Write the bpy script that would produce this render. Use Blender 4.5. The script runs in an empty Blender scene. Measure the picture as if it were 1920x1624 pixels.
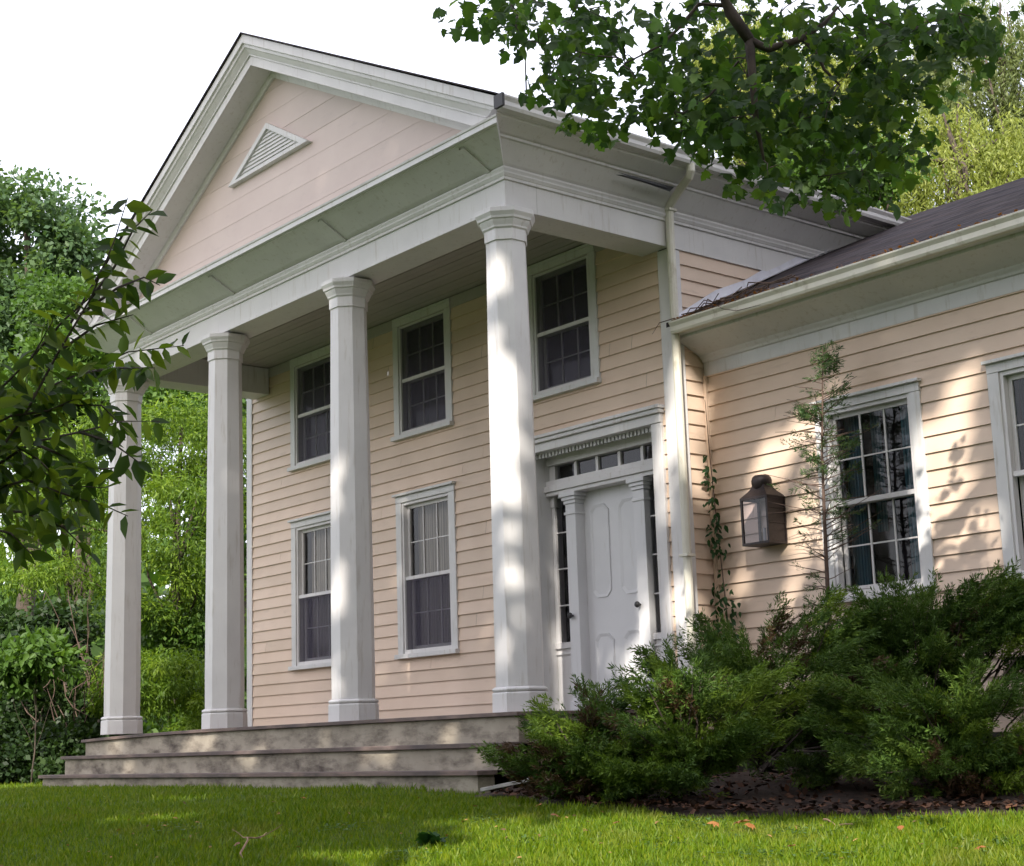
import bpy, math, random
import numpy as np
from mathutils import Vector
random.seed(7); rng = np.random.default_rng(7)
SC = bpy.context.scene
COL = SC.collection
R = math.radians

# ------------------------------------------------------------------ camera
FPX, PITCH, ROLL, YAW = 2900.667, 0.1828, 0.0324, 0.8767
CAM = np.array([11.059, -9.0953, -0.2628]); PX0, PY0 = 960.42, 854.69
def _rot():
    c, s = math.cos(YAW), math.sin(YAW); Z = np.array([[c, s, 0], [-s, c, 0], [0, 0, 1]])
    c, s = math.cos(PITCH), math.sin(PITCH); X = np.array([[1, 0, 0], [0, c, s], [0, -s, c]])
    c, s = math.cos(ROLL), math.sin(ROLL); Y = np.array([[c, 0, -s], [0, 1, 0], [s, 0, c]])
    return Y @ X @ Z
MV = _rot()                                   # rows: right, forward, up
cd = bpy.data.cameras.new("camera"); cam = bpy.data.objects.new("camera", cd); COL.objects.link(cam)
from mathutils import Matrix
Mc = Matrix(((MV[0][0], MV[2][0], -MV[1][0], CAM[0]), (MV[0][1], MV[2][1], -MV[1][1], CAM[1]),
             (MV[0][2], MV[2][2], -MV[1][2], CAM[2]), (0, 0, 0, 1)))
cam.matrix_world = Mc
cd.sensor_fit = 'HORIZONTAL'; cd.sensor_width = 36.0; cd.lens = 36.0 * FPX / 1920
cd.shift_x = -(PX0 - 960) / 1920; cd.shift_y = (PY0 - 812) / 1920
cd.clip_start = 0.1; cd.clip_end = 2000
SC.camera = cam
def at(u, v, t):                              # a point t metres out along the view through a spot of the photograph
    d = MV.T @ np.array([(u - PX0) / FPX, 1.0, -(v - PY0) / FPX]); return CAM + t * d

# ------------------------------------------------------------------ light
SUN_EL = R(31); SUN_H = np.array([0.61, -0.79])
SUN_H = SUN_H / np.linalg.norm(SUN_H)
SUN_DIR = np.array([SUN_H[0] * math.cos(SUN_EL), SUN_H[1] * math.cos(SUN_EL), math.sin(SUN_EL)])
W = bpy.data.worlds.new("World"); SC.world = W; W.use_nodes = True
nt = W.node_tree; bg = nt.nodes['Background']
sky = nt.nodes.new('ShaderNodeTexSky'); sky.sky_type = 'NISHITA'; sky.sun_disc = False
sky.sun_elevation = SUN_EL; sky.sun_rotation = math.atan2(SUN_H[0], SUN_H[1])
sky.dust_density = 3.0; sky.air_density = 1.0; sky.ozone_density = 1.0
mixs = nt.nodes.new('ShaderNodeMix'); mixs.data_type = 'RGBA'; mixs.inputs[0].default_value = 0.55
mixs.inputs[7].default_value = (9.6, 9.3, 9.9, 1)          # thin bright summer cloud veil
nt.links.new(sky.outputs[0], mixs.inputs[6]); nt.links.new(mixs.outputs[2], bg.inputs[0])
bg.inputs[1].default_value = 0.12
sl = bpy.data.lights.new("sun", 'SUN'); sl.energy = 3.4; sl.angle = R(0.55); sl.color = (1.0, 0.93, 0.82)
so = bpy.data.objects.new("sun", sl); COL.objects.link(so)
so.rotation_euler = Vector(SUN_DIR).to_track_quat('Z', 'Y').to_euler(); so.location = (20, -30, 30)
SC.view_settings.view_transform = 'Standard'; SC.view_settings.look = 'None'
SC.view_settings.exposure = 1.24; SC.view_settings.gamma = 1.0
try: SC.view_settings.use_curve_mapping = False
except Exception: pass
SC.cycles.transparent_max_bounces = 16

# ------------------------------------------------------------------ materials
def mat(name): 
    m = bpy.data.materials.new(name); m.use_nodes = True
    return m, m.node_tree, m.node_tree.nodes['Principled BSDF']
def nd(t, k, **kw):
    n = t.nodes.new(k)
    for a, b in kw.items(): setattr(n, a, b)
    return n
def ramp(t, fac, stops):
    r = nd(t, 'ShaderNodeValToRGB'); el = r.color_ramp.elements
    while len(el) < len(stops): el.new(0.5)
    for e, (p, c) in zip(el, stops): e.position = p; e.color = (*c, 1)
    t.links.new(fac, r.inputs[0]); return r.outputs[0]
def coords(t, scale=(1, 1, 1)):
    tc = nd(t, 'ShaderNodeTexCoord'); mp = nd(t, 'ShaderNodeMapping'); mp.inputs['Scale'].default_value = scale
    t.links.new(tc.outputs['Object'], mp.inputs[0]); return mp.outputs[0]
def noise(t, vec, scale, detail=4, rough=0.55):
    n = nd(t, 'ShaderNodeTexNoise'); n.inputs['Scale'].default_value = scale; n.inputs['Detail'].default_value = detail
    n.inputs['Roughness'].default_value = rough; t.links.new(vec, n.inputs['Vector']); return n.outputs['Fac']
def bump(t, b, h, strength=0.2, dist=0.01):
    n = nd(t, 'ShaderNodeBump'); n.inputs['Strength'].default_value = strength; n.inputs['Distance'].default_value = dist
    t.links.new(h, n.inputs['Height']); t.links.new(n.outputs[0], b.inputs['Normal'])
def mixc(t, fac, a, b, mode='MIX'):
    n = nd(t, 'ShaderNodeMix'); n.data_type = 'RGBA'; n.blend_type = mode
    for i, x in ((0, fac), (6, a), (7, b)):
        if hasattr(x, 'is_linked') or hasattr(x, 'links'): t.links.new(x, n.inputs[i])
        else: n.inputs[i].default_value = x if i == 0 else (*x, 1)
    return n.outputs[2]
def paint(name, c1, c2, dirt, streak=(6, 6, 0.7), dirt_amt=(0.60, 0.85), rough=0.5, boards=False):
    m, t, b = mat(name)
    v = coords(t); f = noise(t, v, 2.3); base = ramp(t, f, [(0.3, c1), (0.7, c2)])
    f2 = noise(t, coords(t, streak), 3.0, 6, 0.65)
    col = mixc(t, ramp(t, f2, [(dirt_amt[0], (0, 0, 0)), (dirt_amt[1], (1, 1, 1))]), base, dirt)
    t.links.new(col, b.inputs['Base Color']); b.inputs['Roughness'].default_value = rough
    if boards:
        g = nd(t, 'ShaderNodeNewGeometry'); col = mixc(t, 1.0, col, ramp(t, g.outputs['Random Per Island'], [(0, (.90, .90, .885)), (1, (1.04, 1.03, 1.03))]), 'MULTIPLY'); t.links.new(col, b.inputs['Base Color'])
    bump(t, b, noise(t, v, 90, 3), 0.12, 0.003); return m
M = {}
M['white'] = paint('white_paint', (0.595, 0.58, 0.585), (0.665, 0.65, 0.65), (0.42, 0.38, 0.34), dirt_amt=(0.56, 0.82))
M['trim'] = paint('trim_paint', (0.56, 0.56, 0.565), (0.63, 0.62, 0.615), (0.40, 0.37, 0.32), dirt_amt=(0.55, 0.8))
M['peach'] = paint('peach_siding_paint', (0.645, 0.495, 0.385), (0.70, 0.548, 0.435), (0.52, 0.39, 0.30), (0.8, 0.8, 5), boards=True)
M['gable'] = paint('pale_peach_boards', (0.53, 0.435, 0.395), (0.57, 0.475, 0.43), (0.44, 0.365, 0.34), (1, 1, 3), boards=True)
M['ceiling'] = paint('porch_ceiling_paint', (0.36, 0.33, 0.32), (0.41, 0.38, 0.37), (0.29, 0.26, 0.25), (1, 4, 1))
M['door'] = paint('door_paint', (0.60, 0.60, 0.62), (0.65, 0.65, 0.665), (0.48, 0.46, 0.44))
M['riser'] = paint('weathered_riser_paint', (0.26, 0.225, 0.175), (0.41, 0.36, 0.29), (0.065, 0.046, 0.034), (1.0, 1.0, 2.6), (0.45, 0.72), 0.7)
M['tread'] = paint('worn_tread_wood', (0.10, 0.080, 0.08), (0.22, 0.155, 0.13), (0.07, 0.055, 0.05), (1, 5, 5), (0.45, 0.7), 0.8)
M['gutter'] = paint('aged_gutter_paint', (0.58, 0.55, 0.46), (0.68, 0.66, 0.58), (0.30, 0.25, 0.16), (2.5, 2.5, 1.2), (0.55, 0.8))
M['flash'] = paint('galvanised_flashing', (0.60, 0.60, 0.68), (0.72, 0.72, 0.78), (0.42, 0.40, 0.44), (2, 2, 2), (0.5, 0.8), 0.45)
def simple(name, c, rough=0.6, metal=0, nscale=8, var=0.35, bstr=0.2):
    m, t, b = mat(name); v = coords(t); f = noise(t, v, nscale, 5)
    lo = tuple(x * (1 - var) for x in c); hi = tuple(min(1, x * (1 + var)) for x in c)
    t.links.new(ramp(t, f, [(0.3, lo), (0.7, hi)]), b.inputs['Base Color'])
    b.inputs['Roughness'].default_value = rough; b.inputs['Metallic'].default_value = metal
    bump(t, b, noise(t, v, nscale * 6, 4), bstr, 0.006); return m
M['dark_metal'] = simple('rusty_dark_metal', (0.024, 0.017, 0.018), 0.5, 0.3, 25)
M['brass'] = simple('knob_brass', (0.45, 0.36, 0.22), 0.35, 0.7)
M['black'] = simple('black_iron', (0.02, 0.02, 0.022), 0.5)
M['interior'] = simple('dark_room', (0.012, 0.011, 0.016), 0.9)
M['stone'] = simple('foundation_stone', (0.05, 0.046, 0.04), 0.9, 0, 4)
M['wood'] = simple('dry_wood', (0.24, 0.15, 0.10), 0.85, 0, 12)
M['twig'] = simple('dead_twigs', (0.10, 0.065, 0.05), 0.9, 0, 12)
M['board'] = simple('grey_board', (0.45, 0.44, 0.42), 0.8)
M['bark'] = simple('bark', (0.060, 0.045, 0.036), 0.95, 0, 7, 0.5, 0.8)
M['bark_pale'] = simple('pale_bark', (0.17, 0.13, 0.10), 0.95, 0, 7, 0.4, 0.8)
def curtain(name, a, b_):
    m, t, b = mat(name); w = nd(t, 'ShaderNodeTexWave'); w.inputs['Scale'].default_value = 3.2; w.inputs['Distortion'].default_value = 2.5
    t.links.new(coords(t, (3, 1, 0.15)), w.inputs['Vector'])
    t.links.new(ramp(t, w.outputs['Fac'], [(0.2, a), (0.8, b_)]), b.inputs['Base Color']); b.inputs['Roughness'].default_value = 0.9; return m
M['curtain'] = curtain('tan_curtain', (0.27, 0.24, 0.17), (0.46, 0.41, 0.30))
M['curtain_teal'] = curtain('teal_curtain', (0.06, 0.18, 0.22), (0.15, 0.34, 0.38))
def glassmat():
    m, t, b = mat('window_glass'); out = t.nodes['Material Output']
    tr = nd(t, 'ShaderNodeBsdfTransparent'); tr.inputs[0].default_value = (0.80, 0.80, 0.86, 1)
    gl = nd(t, 'ShaderNodeBsdfGlossy'); gl.inputs['Roughness'].default_value = 0.04
    fr = nd(t, 'ShaderNodeFresnel'); fr.inputs[0].default_value = 1.5
    bp = nd(t, 'ShaderNodeBump'); bp.inputs['Strength'].default_value = 0.05; bp.inputs['Distance'].default_value = 0.05
    t.links.new(noise(t, coords(t), 3.0, 2), bp.inputs['Height']); t.links.new(bp.outputs[0], gl.inputs['Normal'])
    mx = nd(t, 'ShaderNodeMixShader'); t.links.new(fr.outputs[0], mx.inputs[0]); t.links.new(tr.outputs[0], mx.inputs[1]); t.links.new(gl.outputs[0], mx.inputs[2])
    t.links.new(mx.outputs[0], out.inputs[0]); return m
M['glass'] = glassmat()
def screenmat():
    m, t, b = mat('insect_screen'); out = t.nodes['Material Output']
    b.inputs['Base Color'].default_value = (0.046, 0.038, 0.068, 1); b.inputs['Roughness'].default_value = 0.7
    tr = nd(t, 'ShaderNodeBsdfTransparent'); mx = nd(t, 'ShaderNodeMixShader'); mx.inputs[0].default_value = 0.58
    t.links.new(tr.outputs[0], mx.inputs[1]); t.links.new(b.outputs[0], mx.inputs[2]); t.links.new(mx.outputs[0], out.inputs[0]); return m
M['screen'] = screenmat()
def shingles(name, along):
    m, t, b = mat(name); tc = nd(t, 'ShaderNodeTexCoord'); sx = nd(t, 'ShaderNodeSeparateXYZ'); t.links.new(tc.outputs['Object'], sx.inputs[0])
    cb = nd(t, 'ShaderNodeCombineXYZ'); t.links.new(sx.outputs['X' if along == 'x' else 'Y'], cb.inputs[0])
    t.links.new(sx.outputs['Z'], cb.inputs[1])
    br = nd(t, 'ShaderNodeTexBrick'); br.inputs['Scale'].default_value = 1.0; br.inputs['Brick Width'].default_value = 0.30
    br.inputs['Row Height'].default_value = 0.062; br.inputs['Mortar Size'].default_value = 0.006; br.inputs['Bias'].default_value = 0.1
    br.inputs['Color1'].default_value = (0.022, 0.020, 0.026, 1); br.inputs['Color2'].default_value = (0.070, 0.060, 0.068, 1); br.inputs['Mortar'].default_value = (0.012, 0.011, 0.012, 1)
    t.links.new(cb.outputs[0], br.inputs['Vector'])
    f = noise(t, coords(t, (.7, 1.5, 14) if along == 'x' else (1.5, .7, 14)), 2.5, 6, 0.7)
    col = mixc(t, ramp(t, f, [(0.5, (0, 0, 0)), (0.7, (1, 1, 1))]), br.outputs['Color'], (0.085, 0.058, 0.045))
    t.links.new(col, b.inputs['Base Color']); b.inputs['Roughness'].default_value = 0.95; b.inputs['Specular IOR Level'].default_value = 0.12
    bump(t, b, br.outputs['Fac'], -1.0, 0.03); return m
M['roof'] = shingles('main_roof_shingles', 'y'); M['wing_roof'] = shingles('wing_roof_shingles', 'x')
def leafmat(name, cols, trans=0.35, rough=0.5, tint=1.5):
    m, t, b = mat(name); out = t.nodes['Material Output']
    g = nd(t, 'ShaderNodeAttribute'); g.attribute_name = 'tone'
    n = len(cols); col = ramp(t, g.outputs['Fac'], [(i / max(1, n - 1), c) for i, c in enumerate(cols)])
    t.links.new(col, b.inputs['Base Color']); b.inputs['Roughness'].default_value = rough
    b.inputs['Specular IOR Level'].default_value = 0.3
    tl = nd(t, 'ShaderNodeBsdfTranslucent')
    t.links.new(mixc(t, 1.0, col, (tint, tint, 0.55), 'MULTIPLY'), tl.inputs[0])
    mx = nd(t, 'ShaderNodeMixShader'); mx.inputs[0].default_value = trans
    t.links.new(b.outputs[0], mx.inputs[1]); t.links.new(tl.outputs[0], mx.inputs[2]); t.links.new(mx.outputs[0], out.inputs[0]); return m
M['leaf_maple'] = leafmat('maple_leaves', [(0.020, 0.050, 0.018), (0.042, 0.092, 0.024), (0.095, 0.16, 0.030)], 0.6)
M['leaf_shrub'] = leafmat('ovate_leaves', [(0.026, 0.056, 0.014), (0.050, 0.092, 0.018), (0.12, 0.17, 0.024)], 0.55)
M['leaf_bright'] = leafmat('bright_leaves', [(0.038, 0.085, 0.011), (0.10, 0.175, 0.016), (0.19, 0.275, 0.026)], 0.4)
M['leaf_mid'] = leafmat('mid_green_leaves', [(0.040, 0.090, 0.018), (0.065, 0.13, 0.024), (0.10, 0.18, 0.034)], 0.4)
M['leaf_cool'] = leafmat('cool_green_leaves', [(0.045, 0.090, 0.045), (0.075, 0.135, 0.060), (0.12, 0.19, 0.08)], 0.4)
M['leaf_dark'] = leafmat('dark_leaves', [(0.012, 0.028, 0.009), (0.026, 0.055, 0.014), (0.052, 0.095, 0.022)], 0.3)
M['leaf_willow'] = leafmat('pale_feathery_leaves', [(0.13, 0.17, 0.035), (0.20, 0.24, 0.05), (0.30, 0.33, 0.09)], 0.4)
M['leaf_dull'] = leafmat('dull_drooping_leaves', [(0.08, 0.115, 0.04), (0.13, 0.165, 0.06), (0.20, 0.23, 0.10)], 0.4)
M['juniper'] = leafmat('juniper_sprays', [(0.028, 0.062, 0.012), (0.052, 0.104, 0.016), (0.085, 0.155, 0.022), (0.14, 0.20, 0.03)], 0.15, 0.6, 1.2)
M['juniper_light'] = leafmat('light_juniper_sprays', [(0.08, 0.15, 0.016), (0.13, 0.21, 0.022), (0.20, 0.28, 0.035)], 0.2, 0.6, 1.2)
M['juniper_brown'] = leafmat('withered_juniper', [(0.06, 0.035, 0.02), (0.10, 0.06, 0.03)], 0.1)
M['cedar'] = leafmat('cedar_sprays', [(0.030, 0.070, 0.024), (0.050, 0.105, 0.030), (0.085, 0.13, 0.035)], 0.15)
M['vine'] = leafmat('vine_leaves', [(0.016, 0.05, 0.018), (0.03, 0.085, 0.024)], 0.35)
def grassmat():
    m = leafmat('grass_blades', [(0.066, 0.125, 0.003), (0.098, 0.172, 0.004), (0.138, 0.212, 0.006), (0.19, 0.23, 0.014)], 0.35, 0.5, 1.4); t = m.node_tree; b = t.nodes['Principled BSDF']
    src = b.inputs['Base Color'].links[0].from_socket; v = coords(t)
    c = mixc(t, ramp(t, noise(t, v, 1.6, 5, .65), [(.50, (0, 0, 0)), (.72, (.75, .75, .75))]), src, (0.20, 0.20, 0.035))
    c = mixc(t, ramp(t, noise(t, v, 4.5, 3), [(.55, (0, 0, 0)), (.7, (.6, .6, .6))]), c, (0.042, 0.095, 0.008)); t.links.new(c, b.inputs['Base Color']); return m
M['grass'] = grassmat()

M['weed'] = leafmat('weed_leaves', [(0.05, 0.10, 0.03), (0.09, 0.16, 0.05)], 0.3)
M['litter'] = leafmat('dry_litter', [(0.10, 0.06, 0.03), (0.22, 0.13, 0.05), (0.34, 0.20, 0.08)], 0.1, 0.9)
M['mulch'] = leafmat('mulch_chips', [(0.020, 0.012, 0.009), (0.06, 0.030, 0.020), (0.12, 0.055, 0.030)], 0.0, 0.9)
M['dead_leaf'] = leafmat('dead_leaves', [(0.26, 0.09, 0.03), (0.34, 0.15, 0.05), (0.18, 0.09, 0.05)], 0.2)
def groundmat():
    m, t, b = mat('lawn_soil'); v = coords(t)
    f = noise(t, v, 0.8, 6); c1 = ramp(t, f, [(0.3, (0.030, 0.062, 0.005)), (0.7, (0.055, 0.100, 0.008))])
    t.links.new(c1, b.inputs['Base Color']); b.inputs['Roughness'].default_value = 0.95
    bump(t, b, noise(t, v, 40, 5), 0.6, 0.03); return m
M['ground'] = groundmat()
M['soil'] = simple('dark_mulch', (0.030, 0.017, 0.012), 0.95, 0, 18, 0.6, 0.9)

# ------------------------------------------------------------------ mesh helpers
class MB:
    def __init__(s): s.v = []; s.f = []
    def poly(s, *pts):
        i = len(s.v); s.v += [tuple(map(float, p)) for p in pts]; s.f.append(tuple(range(i, i + len(pts))))
    def box(s, x0, x1, y0, y1, z0, z1):
        a = [(x0, y0, z0), (x1, y0, z0), (x1, y1, z0), (x0, y1, z0), (x0, y0, z1), (x1, y0, z1), (x1, y1, z1), (x0, y1, z1)]
        i = len(s.v); s.v += a
        s.f += [tuple(i + k for k in q) for q in ((3, 2, 1, 0), (4, 5, 6, 7), (0, 1, 5, 4), (1, 2, 6, 5), (2, 3, 7, 6), (3, 0, 4, 7))]
        return s
    def extrude(s, prof, fn, a0, a1, cap=True, closed=True):
        # prof: 2-D outline; fn(p, q, a) -> 3-D point
        n = len(prof); i = len(s.v)
        s.v += [fn(p, q, a0) for p, q in prof] + [fn(p, q, a1) for p, q in prof]
        for k in range(n if closed else n - 1):
            s.f.append((i + k, i + (k + 1) % n, i + n + (k + 1) % n, i + n + k))
        if cap and closed: s.f += [tuple(range(i + n - 1, i - 1, -1)), tuple(range(i + n, i + 2 * n))]
        return s
    def lathe(s, prof, c, n=8, rot=None, oct=True):
        # prof [(apothem, z)]
        rot = math.pi / n if rot is None else rot; i = len(s.v); k = 1 / math.cos(math.pi / n) if oct else 1
        for r, z in prof:
            for j in range(n):
                a = rot + 2 * math.pi * j / n; s.v.append((c[0] + r * k * math.cos(a), c[1] + r * k * math.sin(a), c[2] + z))
        for q in range(len(prof) - 1):
            for j in range(n): s.f.append((i + q * n + j, i + q * n + (j + 1) % n, i + (q + 1) * n + (j + 1) % n, i + (q + 1) * n + j))
        s.f.append(tuple(i + j for j in range(n - 1, -1, -1))); m = i + (len(prof) - 1) * n; s.f.append(tuple(m + j for j in range(n)))
        return s
    def tube(s, path, rad, n=6):
        path = [Vector([float(c) for c in p]) for p in path]; i = len(s.v); m = len(path)
        rad = [float(r) for r in rad] if hasattr(rad, '__len__') else [float(rad)] * m
        for k, p in enumerate(path):
            d = (path[min(k + 1, m - 1)] - path[max(k - 1, 0)]); d = d.normalized() if d.length > 1e-9 else Vector((0, 0, 1))
            u = d.cross(Vector((0.31, 0.95, 0.12))); u = u.normalized() if u.length > 1e-3 else d.cross(Vector((1, 0, 0))).normalized()
            w = d.cross(u)
            for j in range(n):
                a = 2 * math.pi * j / n; q = p + float(rad[k]) * (math.cos(a) * u + math.sin(a) * w); s.v.append(tuple(q))
        for k in range(m - 1):
            for j in range(n): s.f.append((i + k * n + j, i + k * n + (j + 1) % n, i + (k + 1) * n + (j + 1) % n, i + (k + 1) * n + j))
        s.f.append(tuple(i + j for j in range(n - 1, -1, -1))); s.f.append(tuple(i + (m - 1) * n + j for j in range(n)))
        return s
    def mesh(s, name, m, smooth=False):
        me = bpy.data.meshes.new(name); me.from_pydata(s.v, [], s.f); me.materials.append(m)
        if smooth: me.polygons.foreach_set('use_smooth', [True] * len(me.polygons))
        me.update(); return me
def link(name, me, parent=None, bevel=0):
    o = bpy.data.objects.new(name, me); COL.objects.link(o)
    if parent is not None: o.parent = parent; o.matrix_parent_inverse = parent.matrix_basis.inverted()
    if bevel:
        b = o.modifiers.new('bevel', 'BEVEL'); b.width = bevel; b.segments = 2; b.limit_method = 'ANGLE'; b.angle_limit = R(40)
    return o
def part(name, mb, m, parent, bevel=0, smooth=False): return link(name, mb.mesh(name, m, smooth), parent, bevel)
def tag(o, label=None, cat=None, group=None, kind=None):
    if label: o['label'] = label
    if cat: o['category'] = cat
    if group: o['group'] = group
    if kind: o['kind'] = kind
    return o
def thing(name, loc, label, cat, group=None):
    o = bpy.data.objects.new(name, None); o.location = loc; o.empty_display_size = 0.2; COL.objects.link(o)
    return tag(o, label, cat, group)

# leaf clouds ---------------------------------------------------------------
T_QUAD = (np.array([(0, 0, 0), (.5, .34, .05), (1, 0, 0), (.5, -.34, .05)]), [(0, 1, 2, 3)])
T_OVATE = (np.array([(0, 0, 0), (.28, .22, .05), (.62, .19, .04), (1, 0, -.10), (.62, -.19, .04), (.28, -.22, .05)]), [(0, 3, 2, 1), (0, 5, 4, 3)])
T_MAPLE = (np.array([1, 1, 2.2]) * np.array([(0, 0, 0), (.08, .30, .02), (-.02, .46, -.03), (.30, .36, .03), (.42, .58, -.04), (.56, .28, .04), (.72, .30, 0), (1, 0, -.05),
                     (.72, -.30, 0), (.56, -.28, .04), (.42, -.58, -.04), (.30, -.36, .03), (-.02, -.46, -.03), (.08, -.30, .02)]),
           [(0, 1, 2, 3), (0, 3, 4, 5), (0, 5, 6, 7), (0, 7, 8, 9), (0, 9, 10, 11), (0, 11, 12, 13)])
T_NEEDLE = (np.array([(0, 0, 0), (.55, -.09, .05), (1, 0, .10), (.55, .09, .05)]), [(0, 1, 2, 3)])
T_BLADE = (np.array([(0, .045, 0), (0, -.045, 0), (.55, -.038, .08), (.55, .038, .08), (1, 0, .30)]), [(0, 1, 2, 3), (3, 2, 4)])
T_NARROW = (np.array([(0, 0, 0), (.4, .12, .03), (1, 0, 0), (.4, -.12, .03)]), [(0, 1, 2, 3)])
def unit(a): return a / np.maximum(np.linalg.norm(a, axis=-1, keepdims=True), 1e-9)
def rdir(n): return unit(rng.normal(size=(n, 3)))
def leafmesh(name, P, D, N, S, tpl, m, tone=None):
    P = np.asarray(P, float); n = len(P); D = unit(np.asarray(D, float)); Sd = unit(np.cross(np.asarray(N, float), D)); Nn = np.cross(D, Sd)
    S = np.broadcast_to(np.asarray(S, float), (n,)); tv, tf = tpl; k = len(tv)
    V = P[:, None, :] + S[:, None, None] * (tv[None, :, 0:1] * D[:, None, :] + tv[None, :, 1:2] * Sd[:, None, :] + tv[None, :, 2:3] * Nn[:, None, :])
    lv = np.concatenate([np.array(f) for f in tf]); lens = np.array([len(f) for f in tf])
    loops = (lv[None, :] + (np.arange(n) * k)[:, None]).ravel().astype(np.int32)
    tot = np.tile(lens, n); starts = np.concatenate([[0], np.cumsum(tot)[:-1]])
    me = bpy.data.meshes.new(name); me.vertices.add(n * k); me.vertices.foreach_set('co', V.ravel().astype(np.float32))
    me.loops.add(len(loops)); me.loops.foreach_set('vertex_index', loops)
    me.polygons.add(len(tot)); me.polygons.foreach_set('loop_start', starts.astype(np.int32))
    try: me.polygons.foreach_set('loop_total', tot.astype(np.int32))
    except Exception: pass
    me.materials.append(m); me.update(calc_edges=True)
    tone = rng.random(n) if tone is None else np.clip(.5 * rng.random(n) + .5 * tone, 0, 1)
    at_ = me.attributes.new('tone', 'FLOAT', 'POINT'); at_.data.foreach_set('value', np.repeat(tone, k).astype(np.float32)); return me
def clump_points(centers, radii, per, flat=0.75):
    C_ = np.repeat(np.asarray(centers), per, 0); r = np.repeat(np.asarray(radii), per)
    d = rdir(len(C_)); q = rng.random(len(C_)) ** 0.45; d2 = d * q[:, None]; d2[:, 2] *= flat
    return C_ + d2 * r[:, None], d
def ellipsoid_pts(c, r, n, shell=0.55):
    d = rdir(n); q = shell + (1 - shell) * rng.random(n) ** 0.6; return np.asarray(c) + d * q[:, None] * np.asarray(r)

# ------------------------------------------------------------------ ground
FH = np.array([MV[1][0], MV[1][1]]); FH = FH / np.linalg.norm(FH); RH = np.array([-FH[1], FH[0]]) * -1
def gz(x, y):
    s = (np.asarray(x) - CAM[0]) * FH[0] + (np.asarray(y) - CAM[1]) * FH[1]
    k = 0.9; z = -0.66 - 0.09 * k * np.logaddexp(0, (12.9 - s) / k)          # a bank that levels out by the house
    return np.maximum(z, -3.2) + 0.012 * np.sin(1.7 * np.asarray(x) + .6) * np.sin(1.3 * np.asarray(y))
def grid(x0, x1, y0, y1, nx, ny, dz=0.0):
    xs = np.linspace(x0, x1, nx); ys = np.linspace(y0, y1, ny); X, Y = np.meshgrid(xs, ys); Zz = gz(X, Y) + dz
    mb = MB(); mb.v = [tuple(p) for p in np.stack([X, Y, Zz], -1).reshape(-1, 3)]
    mb.f = [(j * nx + i, j * nx + i + 1, (j + 1) * nx + i + 1, (j + 1) * nx + i) for j in range(ny - 1) for i in range(nx - 1)]
    return mb
xs = np.concatenate([np.linspace(-400, -30, 12), np.linspace(-28, 30, 150), np.linspace(40, 400, 12)])
ys = np.concatenate([np.linspace(-400, -30, 12), np.linspace(-28, 30, 150), np.linspace(40, 400, 12)])
Xg, Yg = np.meshgrid(xs, ys); mb = MB(); mb.v = [tuple(p) for p in np.stack([Xg, Yg, gz(Xg, Yg)], -1).reshape(-1, 3)]
nx = len(xs); mb.f = [(j * nx + i, j * nx + i + 1, (j + 1) * nx + i + 1, (j + 1) * nx + i) for j in range(len(ys) - 1) for i in range(nx - 1)]
tag(part('lawn', mb, M['ground'], None, smooth=True), kind='structure')
BED = [(0.75, -0.9), (1.5, -1.15), (2.4, -1.3), (3.2, -1.05), (4.2, -0.35), (5.2, 0.65), (6.5, 1.0), (8.6, 1.3)]   # front edge of the planting bed
def bed_front(x):
    return np.interp(x, [p[0] for p in BED], [p[1] for p in BED])
mb = MB(); bx = np.linspace(0.55, 8.6, 70); ny = 22
for i, x in enumerate(bx):
    f = bed_front(x) + 0.10 * math.sin(7 * x) * math.sin(2.3 * x)
    for j in range(ny):
        t = j / (ny - 1); y = f + (2.66 - f) * t; mb.v.append((x, y, float(gz(x, y)) + 0.006 + (0.05 + .02 * math.sin(9 * x + 5 * y)) * min(1, t * 5)))
mb.f = [(i * ny + j, (i + 1) * ny + j, (i + 1) * ny + j + 1, i * ny + j + 1) for i in range(len(bx) - 1) for j in range(ny - 1)]
tag(part('planting_bed', mb, M['soil'], None, smooth=True), kind='structure')

# ------------------------------------------------------------------ the house
XC, XL, XR = -4.10, -8.62, 0.12; YW, YV, YB = 2.25, 2.68, 12.0
house = thing('house', (XC, 0.0, -0.68), 'peach clapboard house with four white columned porch, triangular gable and low wing', 'house')
D_COL = 2.7525; YC = 0.115
TY = 'front'
def fy(p, q, a): return (a, p, q)              # profile in (y, z), swept along x
def fx(p, q, a): return (p, a, q)              # profile in (x, z), swept along y

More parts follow.
